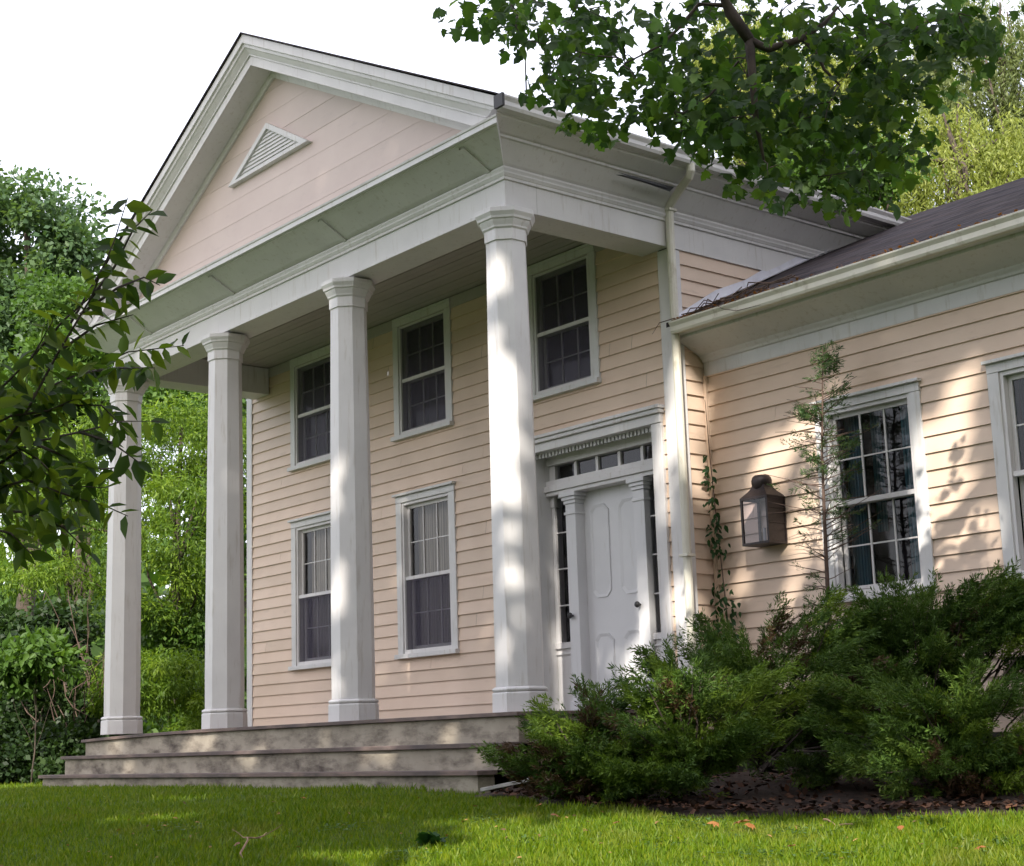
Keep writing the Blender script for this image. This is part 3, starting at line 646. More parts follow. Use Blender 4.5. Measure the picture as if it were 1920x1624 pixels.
for (s0, a), (s1, b) in zip(prf[:-1], prf[1:]):
    c0 = [(cx + i * hx * s0, cy + j * hy * s0, lz1 + .012 + a) for i, j in ((-1, -1), (1, -1), (1, 1), (-1, 1))]; c1 = [(cx + i * hx * s1, cy + j * hy * s1, lz1 + .012 + b) for i, j in ((-1, -1), (1, -1), (1, 1), (-1, 1))]
    for k in range(4): mb.poly(c0[k], c0[(k + 1) % 4], c1[(k + 1) % 4], c1[k])
part('hood', mb, M['dark_metal'], lan)
mb = MB(); mb.lathe([(.075, .09), (.088, .12), (.100, .15), (.102, .185), (.092, .215), (.07, .235), (.03, .242)], (cx, cy, lz1), 16); part('cap', mb, M['dark_metal'], lan, smooth=True)
mb = MB(); mb.poly((lx0, ly, lz0), (lx1, ly, lz0), (lx1, ly, lz1), (lx0, ly, lz1)); mb.poly((lx0, ly, lz0), (lx0, YV - .03, lz0), (lx0, YV - .03, lz1), (lx0, ly, lz1)); part('pane', mb, M['glass'], lan)
mb = MB(); mb.box(lx1 - .004, lx1 + .004, ly + .012, YV - .04, lz0 + .02, lz1 - .01); 
for z in (lz0 + .20, lz0 + .35): mb.box(lx1 + .004, lx1 + .014, ly, YV - .03, z, z + .012)
part('side_plate', mb, M['dark_metal'], lan)
mb = MB(); mb.tube([(cx, cy, lz0 + .01), (cx, cy, lz0 + .17)], .016, 8); part('candle_tube', mb, M['trim'], lan)

# ------------------------------------------------------------------ vegetation
def branch(a, b, wob=.06, n=7):
    a, b = np.asarray(a, float), np.asarray(b, float); L = np.linalg.norm(b - a); o = rng.normal(0, wob * L, (n, 3)); t = np.linspace(0, 1, n)
    o *= (np.sin(np.pi * t))[:, None]; 
    p = a + (b - a) * t[:, None] + np.cumsum(o, 0) * .35 * (1 - t)[:, None] * 2; p[0] = a; p[-1] = b
    return p
def tree(name, base, top, lobes, label, cat, leaf, bark, nleaf, size, tpl=T_QUAD, cl=60, clr=.55, trunk_r=.2, group=None, droop=.3, limbs=10, upn=.5):
    root = thing(name, tuple(base), label, cat, group)
    cs = []
    wts = np.array([np.prod(r) ** (2 / 3) for _, r in lobes]); wts = wts / wts.sum()
    for (c, r), w in zip(lobes, wts): cs.append(ellipsoid_pts(c, r, max(3, int(cl * w)), .35))
    cs = np.concatenate(cs); rr = clr * (0.55 + .9 * rng.random(len(cs)))
    P, d = clump_points(cs, rr, max(1, nleaf // len(cs)))
    D = unit(d * .7 + rdir(len(P)) * .8 + np.array([0, 0, -droop])); N = unit(rdir(len(P)) * .8 + np.array([0, 0, upn]) + d * .5)
    link('crown', leafmesh('crown', P, D, N, size * (.65 + .7 * rng.random(len(P))), tpl, leaf, np.repeat(rng.random(len(cs)), max(1, nleaf // len(cs)))), root)
    mb = MB(); top = np.asarray(top, float); tr_ = branch(base, top, .03, 8); mb.tube(tr_, list(np.linspace(trunk_r, trunk_r * .25, 8)), 8)
    for c in cs[rng.permutation(len(cs))[:limbs]]:
        k = rng.integers(2, 7); mb.tube(branch(tr_[k], c, .08, 6), list(np.linspace(trunk_r * .32, trunk_r * .05, 6)), 5)
    part('trunk', mb, bark, root, smooth=True); return root
def gp(u, t):
    p = at(u, 1391, t); return np.array([p[0], p[1], float(gz(p[0], p[1])) - .05])
def lob(u, v, t, ru, rv, rd=None):           # a crown lobe seen at (u, v), t metres out
    k = t / FPX; return (at(u, v, t), np.array([ru * k, rd or ru * k, rv * k]))
def tall(u, t, v): return at(u, v, t)
# trees beyond the house, left side
tree('tall_tree', gp(40, 40), tall(50, 40, 420), [lob(20, 480, 40, 150, 150), lob(60, 640, 39, 140, 130), lob(-80, 600, 41, 150, 200), lob(110, 430, 40, 60, 70)], 'tall cool green tree rising above all others at the left edge', 'tree', M['leaf_cool'], M['bark'], 33600, 0.172, cl=90, clr=.85, trunk_r=.3)
tree('broad_tree', gp(170, 36), tall(150, 36, 620), [lob(130, 620, 36, 80, 90), lob(180, 720, 35, 110, 110), lob(60, 800, 35, 120, 110)], 'mid green tree behind the leafy shrub, just left of the outermost column top', 'tree', M['leaf_mid'], M['bark'], 18900, 0.145, cl=60, clr=.7, trunk_r=.22)
tree('locust_tree', gp(340, 30), tall(340, 30, 800), [lob(330, 830, 30, 100, 110), lob(350, 1000, 29, 110, 120), lob(260, 930, 30, 90, 110), lob(420, 900, 31, 90, 120), lob(300, 1110, 29, 100, 70), lob(430, 1110, 30, 70, 90)], 'bright yellow green feathery tree seen between the two leftmost columns', 'tree', M['leaf_bright'], M['bark'], 31500, 0.112, T_NARROW, cl=110, clr=.45, trunk_r=.14, droop=.5)
tree('locust_tree', gp(130, 29), tall(110, 29, 900), [lob(90, 900, 29, 100, 80), lob(40, 960, 29, 90, 70), lob(170, 880, 30, 80, 110), lob(190, 1010, 29, 60, 90), lob(60, 1060, 28, 100, 50), lob(200, 1110, 28.5, 50, 60)], 'yellow green feathery tree left of the outermost column, above the dark thicket', 'tree', M['leaf_bright'], M['bark'], 18900, 0.112, T_NARROW, cl=80, clr=.42, trunk_r=.12, droop=.5)
tree('bushy_tree', gp(440, 33), tall(430, 33, 700), [lob(430, 780, 33, 90, 50), lob(420, 1000, 33, 70, 120), lob(330, 760, 34, 90, 50)], 'mid green tree directly behind the second column from the left', 'tree', M['leaf_mid'], M['bark'], 16800, 0.132, cl=60, clr=.6, trunk_r=.15)
def bush(name, u, t, lobes, label, leaf, n, size, tpl=T_QUAD, cl=40, clr=.3, group=None, droop=.3):
    return tree(name, gp(u, t), lobes[0][0], lobes, label, 'shrub', leaf, M['bark'], n, size, tpl, cl, clr, .014, group, droop, 8)
bush('sumac_bush', 330, 25, [lob(330, 1270, 25, 70, 60), lob(380, 1330, 25, 60, 60), lob(250, 1290, 25, 70, 60), lob(210, 1300, 25, 40, 60)], 'low bright green bush between the two leftmost columns', M['leaf_bright'], 13650, 0.099, T_NARROW, 60, .30, droop=.7)
bush('dark_thicket', 90, 26, [lob(110, 1190, 26, 100, 60), lob(60, 1310, 25.5, 120, 90), lob(150, 1390, 25, 90, 70), lob(-30, 1250, 26, 90, 120)], 'dark shaded thicket with bare twigs at the lower left edge', M['leaf_dark'], 18900, 0.112, T_QUAD, 70, .42)
bush('undergrowth', 330, 29, [lob(330, 1180, 30, 100, 60), lob(340, 1400, 28, 120, 50), lob(430, 1330, 29, 80, 90)], 'mid green undergrowth behind the low bright bush and the second column', M['leaf_mid'], 16800, 0.112, T_QUAD, 60, .42)
bush('pale_shrub', 60, 23, [lob(70, 1230, 23, 70, 30), lob(30, 1270, 23, 50, 25)], 'small pale leaved shrub in front of the dark thicket', M['leaf_mid'], 1500, .15, T_OVATE, 20, .25)
bush('dark_thicket', -60, 24, [lob(-20, 1400, 24, 130, 70), lob(130, 1430, 24, 110, 50)], 'low dark undergrowth where the lawn ends at the left edge', M['leaf_dark'], 10500, 0.099, T_QUAD, 50, .35)
mb = MB()
for k in range(26):
    a = at(110 + rng.normal(0, 50), 1330 + rng.normal(0, 40), 24.6); b = a + np.array([rng.normal(0, .8), rng.normal(0, .5), .4 + rng.random() * 1.2]); mb.tube(branch(a, b, .12, 7), list(np.linspace(.010, .004, 7)), 4)
root = thing('bare_brush', tuple(gp(110, 24.6)), 'tangle of bare grey twigs left of the outermost column', 'brush'); part('twig', mb, M['twig'], root)
# trees beyond the wing, right side
def willow(name, u, t, lobes, label, leaf, n_str, per, size, hang, group=None, trunk_r=.25, limbs=14):
    root = thing(name, tuple(gp(u, t)), label, 'tree', group); S0 = np.concatenate([ellipsoid_pts(c, r, max(4, int(n_str / len(lobes))), .2) for c, r in lobes])
    n = len(S0); L = hang * (.5 + rng.random(n)); tt = rng.random((n, per)); ax = rdir(n); ax[:, 2] = 0
    P = S0[:, None, :] + np.stack([ax[:, None, 0] * .25 * tt, ax[:, None, 1] * .25 * tt, -L[:, None] * tt ** 1.3], -1) + rng.normal(0, .05, (n, per, 3))
    P = P.reshape(-1, 3); D = unit(rdir(len(P)) * .8 + np.array([0, 0, -.9])); N = rdir(len(P))
    link('crown', leafmesh('crown', P, D, N, size * (.6 + .8 * rng.random(len(P))), T_NARROW, leaf, np.repeat(rng.random(n), per)), root)
    mb = MB(); tp = lobes[0][0]; tr_ = branch(gp(u, t), tp, .03, 8); mb.tube(tr_, list(np.linspace(trunk_r, trunk_r * .3, 8)), 8)
    for c in S0[rng.permutation(n)[:limbs]]: mb.tube(branch(tr_[rng.integers(4, 8)], c, .1, 7), list(np.linspace(trunk_r * .35, .02, 7)), 5)
    part('trunk', mb, M['bark'], root, smooth=True)
willow('weeping_tree', 1720, 34, [lob(1800, 300, 34, 120, 60), lob(1690, 320, 34, 80, 50), lob(1900, 260, 34, 80, 70), lob(1640, 250, 35, 70, 50), lob(1760, 230, 35, 90, 40), lob(1850, 370, 33, 60, 30), lob(1930, 330, 33, 60, 50)], 'pale yellow green drooping tree just above the wing roof', M['leaf_willow'], 1150, 34, .13, 1.6, limbs=34)
willow('weeping_tree', 1870, 40, [lob(1880, 110, 40, 80, 90), lob(1780, 170, 40, 80, 50), lob(1950, 40, 40, 80, 100), lob(1820, 20, 41, 60, 40), lob(1740, 90, 41, 60, 50), lob(1900, 200, 40, 70, 40)], 'dull green drooping tree with bare dark limbs in the top right corner', M['leaf_dull'], 1100, 26, .15, 1.5, limbs=30)
willow('weeping_tree', 1450, 38, [lob(1390, 60, 38, 90, 60), lob(1500, 110, 38, 120, 70), lob(1420, 200, 38, 90, 70), lob(1560, 260, 38, 90, 70), lob(1620, 120, 38, 90, 80), lob(1330, 120, 39, 50, 60)], 'pale yellow green tree showing through the dark maple branch above the main roof', M['leaf_willow'], 1700, 30, .14, 1.4)
tree('back_tree', gp(1560, 30), tall(1560, 30, 300), [lob(1560, 330, 30, 80, 70), lob(1640, 340, 30, 60, 50), lob(1480, 340, 31, 60, 60)], 'mid green tree standing close behind the rear roof corner', 'tree', M['leaf_mid'], M['bark'], 12600, 0.119, cl=50, clr=.5)
# distant woods that close the horizon: one mass
P = []; 
for u in np.arange(-1700, 2500, 9):
    t = 60 + rng.normal(0, 5); h = 3.0 + rng.random() * 5.5 + (2 if u < 300 else 0); b = gp(u, t)
    m_ = 55; P.append(np.stack([b[0] + rng.normal(0, 1.0, m_), b[1] + rng.normal(0, 1.0, m_), b[2] + h * rng.random(m_) ** .8], -1))
P = np.concatenate(P); o = link('distant_woods', leafmesh('distant_woods', P, rdir(len(P)), unit(rdir(len(P)) + np.array([.6, -.6, .6])), .9 * (.6 + .8 * rng.random(len(P))), T_QUAD, M['leaf_mid'])); tag(o, 'dark green mass of woods beyond all trees behind the house', 'woods', kind='stuff')

# the maple branch over the roof, and its tree out of frame on the right
maple = thing('maple_tree', (8.4, -0.2, float(gz(8.4, -0.2)) - .05), 'maple with dark lobed leaves hanging over the main roof from the top right', 'tree')
blobs = [(925, 18, 72, 34, 26), (1045, 40, 95, 52, 44), (1060, 120, 52, 44, 24), (1180, 55, 100, 66, 48), (1085, 205, 44, 40, 22), (1040, 180, 30, 20, 8), (1130, 225, 60, 34, 20), (1215, 185, 58, 46, 28), (1290, 130, 60, 50, 26),
         (1400, 190, 130, 100, 80), (1540, 130, 170, 110, 100), (1690, 100, 150, 90, 80), (1790, 50, 90, 60, 36), (1840, 85, 30, 30, 10), (1480, 275, 150, 80, 80), (1600, 300, 120, 80, 60), (1340, 240, 100, 66, 46), (1260, 235, 70, 34, 24), (1420, 345, 60, 34, 20), (1560, 30, 180, 60, 60), (1680, 230, 80, 90, 34), (1330, 40, 80, 60, 30), (1600, 385, 60, 30, 14)]
cen = []
for u, v, ru, rv, n in blobs:
    if v > 170: v -= 16
    for _ in range(int(n * (.78 if u < 1250 else .86))):
        a = rng.random() * 2 * math.pi; q = math.sqrt(rng.random()); cen.append(at(u + ru * q * math.cos(a), v + rv * q * math.sin(a), 9.7 + rng.normal(0, .45)))
cen = np.array(cen); P, d = clump_points(cen, np.full(len(cen), .17), 4, .8)
D = unit(rdir(len(P)) * .8 + np.array([0, 0, -.75])); N = unit(rdir(len(P)) * .75 + np.array([.45, -.45, .75]))
link('leaves', leafmesh('leaves', P, D, N, (.080) * (.45 + 1.0 * rng.random(len(P))), T_MAPLE, M['leaf_maple'], np.repeat(rng.random(len(cen)), 4)), maple)
mb = MB()
base = np.array([8.4, -.2, float(gz(8.4, -.2)) - .1]); fork = np.array([8.3, -.4, 5.2])
mb.tube(branch(base, fork, .02, 8), list(np.linspace(.30, .22, 8)), 10); mb.tube(branch(fork, (8.0, -1.6, 13.0), .03, 8), list(np.linspace(.22, .06, 8)), 8)
A0 = at(1340, -60, 9.15); A1 = at(1405, 75, 9.15); A2 = at(1412, 160, 9.1); A3 = at(1432, 300, 9.1)
mb.tube([fork, (fork + A0) / 2 + np.array([0, -.1, .5]), at(1345, -30, 9.15), at(1370, 25, 9.15), A1], [.12, .075, .044, .038, .034], 7)
mb.tube([A1, A2, at(1418, 230, 9.1), A3], [.030, .022, .016, .008], 6)
mb.tube([A1, at(1440, 92, 9.15), at(1500, 74, 9.15), at(1545, 45, 9.15), at(1570, 15, 9.15)], [.028, .024, .020, .013, .008], 6)
mb.tube([at(1505, 72, 9.15), at(1535, 105, 9.15), at(1545, 130, 9.15), at(1575, 160, 9.15)], [.016, .012, .010, .006], 5)
mb.tube([at(1360, 10, 9.15), at(1310, 8, 9.15), at(1280, 45, 9.15), at(1240, 85, 9.15), at(1170, 120, 9.15)], [.016, .013, .012, .008, .004], 5)
mb.tube([A2, at(1385, 115, 9.15), at(1330, 180, 9.15), at(1270, 220, 9.15)], [.010, .009, .007, .004], 5)
mb.tube([at(1160, 108, 9.15), at(1120, 105, 9.15), at(1010, 80, 9.15)], [.005, .004, .003], 4)
LIMB = []
for q in ([A0, A1, A2, A3], [A1, at(1440, 92, 9.15), at(1500, 74, 9.15), at(1545, 45, 9.15), at(1570, 15, 9.15)], [at(1505, 72, 9.15), at(1535, 105, 9.15), at(1545, 130, 9.15), at(1575, 160, 9.15)], [at(1310, 8, 9.15), at(1280, 45, 9.15), at(1240, 85, 9.15), at(1170, 120, 9.15), at(1010, 80, 9.15)], [A2, at(1385, 115, 9.15), at(1330, 180, 9.15), at(1270, 220, 9.15)]):
    for p0, p1 in zip(q[:-1], q[1:]): LIMB += [p0 + (p1 - p0) * f for f in np.linspace(0, 1, 9)]
for c in cen[rng.permutation(len(cen))[:170]]:                 # fine twigs, each from the nearest bit of limb or twig
    LA = np.array(LIMB); dd = np.linalg.norm(LA - c, axis=1); k = LA[dd.argmin()]
    if dd.min() < .75: bp = branch(k, c, .09, 6); mb.tube(bp, list(np.linspace(.0045, .0015, 6)), 4); LIMB += list(bp[2:])
for c in ((7.2, 2.2, 8.6), (9.2, 1.4, 8.0), (6.0, 4.2, 9.2), (8.6, 4.4, 8.4), (10.6, 3.2, 8.0), (5.4, 6.6, 10.2)): mb.tube(branch((8.1, -1.0, 7.5), c, .06, 7), list(np.linspace(.09, .02, 7)), 6)
part('trunk', mb, M['bark'], maple, smooth=True)
cc = np.concatenate([ellipsoid_pts(c, r, 60, .2) for c, r in (((7.2, 2.2, 8.6), (1.9, 1.6, 1.5)), ((9.2, 1.6, 8.0), (2.0, 1.8, 1.7)), ((6.0, 4.2, 9.2), (2.0, 2.0, 1.5)), ((8.6, 4.4, 8.4), (2.2, 2.2, 1.7)), ((10.6, 3.2, 8.0), (1.8, 2.2, 2.2)), ((5.4, 6.6, 10.2), (2.0, 2.0, 1.6)))])
P, d = clump_points(cc, np.full(len(cc), .45), 22); P = P[P[:, 2] > 6.4]
link('upper_crown', leafmesh('upper_crown', P, unit(rdir(len(P)) + np.array([0, 0, -.7])), unit(rdir(len(P)) + np.array([.3, -.3, .9])), .20 * (.6 + .7 * rng.random(len(P))), T_MAPLE, M['leaf_maple']), maple)

def ground_at(u, v):
    d = MV.T @ np.array([(u - PX0) / FPX, 1, -(v - PY0) / FPX]); t = 8.0
    for _ in range(400):
        p = CAM + t * d
        if p[2] <= float(gz(p[0], p[1])): break
        t += .02
    return CAM + t * d
# tall trees behind the viewer: they shade the front of the house; gaps are cut into the leaves to place the sun patches
PH, PL = SUN_H, np.array([-SUN_H[1], SUN_H[0]])
def gaps():
    G = []
    def cap(a, b, r, p=1.0): G.append((np.array(a, float), np.array(b, float), r, p))
    cap((.05, -.10, 2.15), (.10, -.10, 3.15), .15); cap((.0, -.1, 3.4), (.02, -.1, 3.52), .05); cap((-.02, -.1, 3.95), (.06, -.1, 4.25), .05, .97); cap((.16, -.05, 1.1), (.16, -.05, 1.25), .03, .95); cap((.12, -.1, 1.6), (.16, -.08, 1.9), .02, .95); cap((.02, -.1, .5), (.04, -.1, .75), .02, .95)
    cap((-2.74, -.1, 1.15), (-2.70, -.1, 1.6), .035, .95); cap((-2.74, -.1, 2.2), (-2.7, -.1, 2.75), .045, .94); cap((-2.8, -.1, .3), (-2.75, -.1, .6), .03, .93)
    cap((-1.18, 2.5, .25), (-1.0, 2.5, .75), .025); cap((-.76, 2.45, .4), (-.70, 2.45, 1.5), .01); cap((-.92, 2.5, .3), (-.88, 2.5, .6), .02)
    cap((-.12, 2.2, 2.0), (-.05, 2.2, 2.9), .03, .95); cap((.06, 2.2, 2.7), (.2, 2.25, 3.55), .05); cap((.1, 2.2, .7), (.16, 2.2, 1.2), .04); cap((-.05, 2.2, .9), (0, 2.2, 1.3), .03)
    cap((.14, 2.35, 2.3), (.14, 2.6, 3.2), .05)
    cap((.62, 2.68, 1.9), (.95, 2.68, 2.6), .05); cap((1.02, 2.68, 2.2), (1.38, 2.68, 2.75), .05); cap((1.28, 2.68, 1.65), (1.62, 2.68, 2.35), .12); cap((1.62, 2.66, 2.55), (1.72, 2.66, 2.85), .06); cap((1.68, 2.66, 1.4), (1.72, 2.66, 2.4), .08)
    cap((.50, 2.68, 1.25), (.75, 2.68, 1.75), .035, .95); cap((1.05, 2.68, .95), (1.3, 2.68, 1.4), .035, .95)
    cap((2.72, 2.64, 1.15), (2.84, 2.64, 2.35), .085); cap((2.98, 2.68, 1.6), (3.25, 2.68, 2.75), .095); cap((3.0, 2.68, 1.15), (3.3, 2.68, 1.55), .04, .95); cap((3.36, 2.68, 1.1), (3.5, 2.68, 1.6), .025, .95); cap((2.98, 2.66, 1.0), (3.05, 2.66, 1.3), .04, .95)
    # lawn and planting
    for u, v, r, p in ((1000, 1610, 0.351, .95), (1130, 1555, 0.324, .95), (1060, 1575, 0.162, .95), (1230, 1560, 0.243, .95), (1400, 1600, 0.459, .95), (1530, 1605, 0.459, .95), (1650, 1560, 0.324, .95), (1750, 1600, 0.459, .95), (1880, 1575, 0.405, .95), (1450, 1560, 0.108, .95), (700, 1545, 0.135, .95), (550, 1575, 0.135, .95), (270, 1540, 0.162, .95), (860, 1545, 0.135, .95), (900, 1600, 0.135, .95), (620, 1610, 0.135, .95), (1820, 1530, 0.135, .95), (350, 1500, 0.162, .95)):
        p_ = ground_at(u, v); r *= .55 if u < 900 else 1.0; cap(p_ - np.array([RH[0], RH[1], 0]) * r * 2.2, p_ + np.array([RH[0], RH[1], 0]) * r * 2.2, r * .8, p)
    for u, v, t, r in ((1290, 1290, 11.6, .16), (1230, 1340, 11.6, .13), (1180, 1310, 11.7, .10), (1430, 1290, 11.6, .10), (1680, 1400, 11.2, .13), (1640, 1450, 11.2, .08), (1800, 1330, 11.5, .10), (1560, 1150, 12.4, .08), (1400, 1180, 12.6, .10), (1030, 1400, 12, .08)):
        c = at(u, v, t); cap(c, c + np.array([.1, .1, .03]), r, .9)
    for x, z in ((-7.6, -.15), (-5.6, -.16), (-5.2, -.15), (-2.6, -.14), (-.5, -.13), (-1.5, -.40), (-4.3, -.41), (-4.0, -.42), (-1.9, -.38), (-7.0, -.63), (-5.9, -.62)): cap((x - .1, -.3, z), (x + .1, -.3, z + .03), .035, .95)
    return G
def shade_trees():
    n = 54000; l = rng.uniform(-8.6, 7.5, n); d = rng.uniform(15.5, 20.0, n); h = rng.uniform(3.0, 22.5, n)
    P = np.stack([d * PH[0] + l * PL[0], d * PH[1] + l * PL[1], h], -1)
    edge = .9 * np.sin(h * 1.3) + .5 * np.sin(h * 2.9 + 1)
    keep = (l > -7.35 + edge * .3) & (h < 21.9 + .5 * np.sin(l * 2.1)) & (h > 3.4 + .4 * np.sin(l * 1.7)); S = .26 * (.7 + .5 * rng.random(n))
    U = SUN_DIR; u1 = unit(np.cross(U, [0, 0, 1.])); u2 = np.cross(U, u1)
    Q = np.stack([P @ u1, P @ u2], -1); cen = Q
    for a, b, r, p in gaps():
        A = np.array([a @ u1, a @ u2]); B = np.array([b @ u1, b @ u2]); AB = B - A; t = np.clip(((Q - A) @ AB) / max(AB @ AB, 1e-9), 0, 1); dist = np.linalg.norm(Q - A - t[:, None] * AB, axis=1)
        keep &= ~((dist < r + .36 * S) & (rng.random(n) < p + .0 * dist))
    D = unit(rdir(n)); N = unit(U + rdir(n) * .55)
    P = P - .5 * S[:, None] * unit(np.cross(np.cross(N, D), N)); 
    D = unit(np.cross(np.cross(N, D), N))
    P, D, N, S, l2 = P[keep], D[keep], N[keep], S[keep], l[keep]
    for k, (a, b, lab) in enumerate(((-99, -3.2, 'left'), (-3.2, 2.2, 'middle'), (2.2, 99, 'right'))):
        s = (l2 >= a) & (l2 < b); lc = (-5.9, -.6, 5.0)[k]; bs = 18 * PH + lc * PL
        root = thing('shade_tree', (bs[0], bs[1], float(gz(bs[0], bs[1])) - .1), 'tall shade tree behind the viewer, the %s one of three' % lab, 'tree', 'shade trees behind the viewer')
        link('crown', leafmesh('crown', P[s], D[s], N[s], S[s], T_QUAD2, M['leaf_mid']), root)
        mb = MB(); mb.tube([(bs[0], bs[1], float(gz(bs[0], bs[1])) - .1), (bs[0], bs[1], 6.0), (bs[0] + .2, bs[1], 11)], [.35, .28, .12], 9); part('trunk', mb, M['bark'], root, smooth=True)
T_QUAD2 = (np.array([(0, 0, 0), (.25, .38, .03), (.75, .36, .03), (1, 0, 0), (.75, -.36, .03), (.25, -.38, .03)]), [(0, 1, 2, 3, 4, 5)])
shade_trees()
# low woods added out of view to block low sky and darken the porch
n = 9000; l = rng.uniform(-46, 40, n); d = rng.uniform(27, 33, n); h = -3 + 13 * rng.random(n) ** .8 * (.75 + .25 * np.sin(l * .6))
P = np.stack([d * PH[0] + l * PL[0], d * PH[1] + l * PL[1], h], -1)
o = link('sky_blocking_woods', leafmesh('sky_blocking_woods', P, rdir(n), unit(rdir(n) + SUN_DIR), 1.3 * (.6 + .8 * rng.random(n)), T_QUAD2, M['leaf_dark'])); tag(o, 'added unseen woods behind the viewer that block low sky from the porch', 'woods', kind='stuff')

# near shrub reaching in from the left
shrub = thing('leafy_shrub', tuple(at(-420, 1900, 5.2)), 'near shrub with dark drooping oval leaves reaching in from the left edge', 'shrub')
tw = [[(-120, 1000), (40, 790), (110, 660), (170, 560), (215, 450), (240, 370)], [(170, 560), (215, 500), (250, 430), (285, 395)], [(150, 590), (220, 540), (270, 520), (300, 535)], [(110, 660), (180, 610), (250, 590)], [(-60, 900), (60, 740), (150, 700), (240, 660), (345, 648)], [(150, 700), (220, 690), (290, 690)],
      [(-80, 920), (60, 830), (150, 810), (230, 790), (300, 790)], [(60, 830), (130, 860), (190, 880), (235, 875)], [(150, 810), (210, 830), (262, 868)], [(-80, 940), (50, 900), (130, 930), (200, 950), (240, 968)], [(-60, 960), (40, 960), (120, 990), (170, 1040)], [(-60, 980), (20, 1000), (60, 1040)],
      [(-100, 800), (0, 730), (60, 670), (100, 600)], [(60, 670), (120, 600), (190, 540)], [(-60, 860), (30, 840), (100, 900), (150, 960)], [(40, 790), (120, 760), (190, 760), (240, 810)], [(-60, 900), (0, 880), (60, 930), (110, 1010)],
      [(-60, 820), (20, 780), (90, 770), (160, 740)], [(-80, 860), (0, 820), (70, 860), (120, 910), (200, 915)]]
mb = MB(); mb.tube([at(-420, 1900, 5.2), at(-300, 1400, 5.1), at(-120, 1000, 5.0)], [.03, .024, .014], 6)
for k, p in enumerate(((-60, 900), (-80, 920), (-80, 940), (-60, 960), (-60, 980), (-100, 800), (-60, 860), (-60, 820), (-80, 860))): mb.tube([at(-120, 1000, 5.0), at(p[0], p[1], 5.0)], [.008, .005], 5)
LP, LD, LS = [], [], []
for q in tw:
    tb = 5.0 + rng.normal(0, .25); t0 = 5.0; pts = []
    for k, (u, v) in enumerate(q): pts.append(at(u, v, t0 + (tb - t0) * k / (len(q) - 1)))
    pts = np.array(pts); mb.tube(pts, list(np.linspace(.006, .0015, len(pts))), 5)
    seg = np.linalg.norm(np.diff(pts, axis=0), axis=1); cum = np.concatenate([[0], np.cumsum(seg)]); L = cum[-1]; sgn = 1
    for s in np.arange(.06, L + .001, .021):
        p = np.array([np.interp(s, cum, pts[:, i]) for i in range(3)]); i = min(len(seg) - 1, np.searchsorted(cum, s) - 1 if s > 0 else 0); dv = (pts[i + 1] - pts[i]) / seg[i]
        sgn = -sgn; lat = np.cross(dv, [-.77, .64, .1]); LP.append(p); LD.append(dv * .45 + lat * sgn * .75 + rng.normal(0, .35, 3) + np.array([0, 0, -.45])); LS.append(.056 + .042 * rng.random())
# thicker inner foliage near the left edge
for u, v, ru, rv, n in ((20, 740, 70, 60, 40), (40, 850, 90, 80, 70), (30, 960, 80, 70, 52), (120, 940, 60, 60, 34), (110, 700, 60, 50, 20), (-130, 880, 110, 190, 110), (-270, 1050, 120, 220, 120)):
    for _ in range(n):
        a, q = rng.random() * 6.28, math.sqrt(rng.random()); LP.append(at(u + ru * q * math.cos(a), v + rv * q * math.sin(a), 5.1 + rng.normal(0, .2))); LD.append(rdir(1)[0] + np.array([.3, .2, -.6])); LS.append(.052 + .038 * rng.random())
LP = np.array(LP); N = unit(rdir(len(LP)) * .7 + np.array([.35, -.3, .6]))
link('leaves', leafmesh('leaves', LP, np.array(LD), N, np.array(LS), T_OVATE, M['leaf_shrub']), shrub); part('stems', mb, M['bark'], shrub)

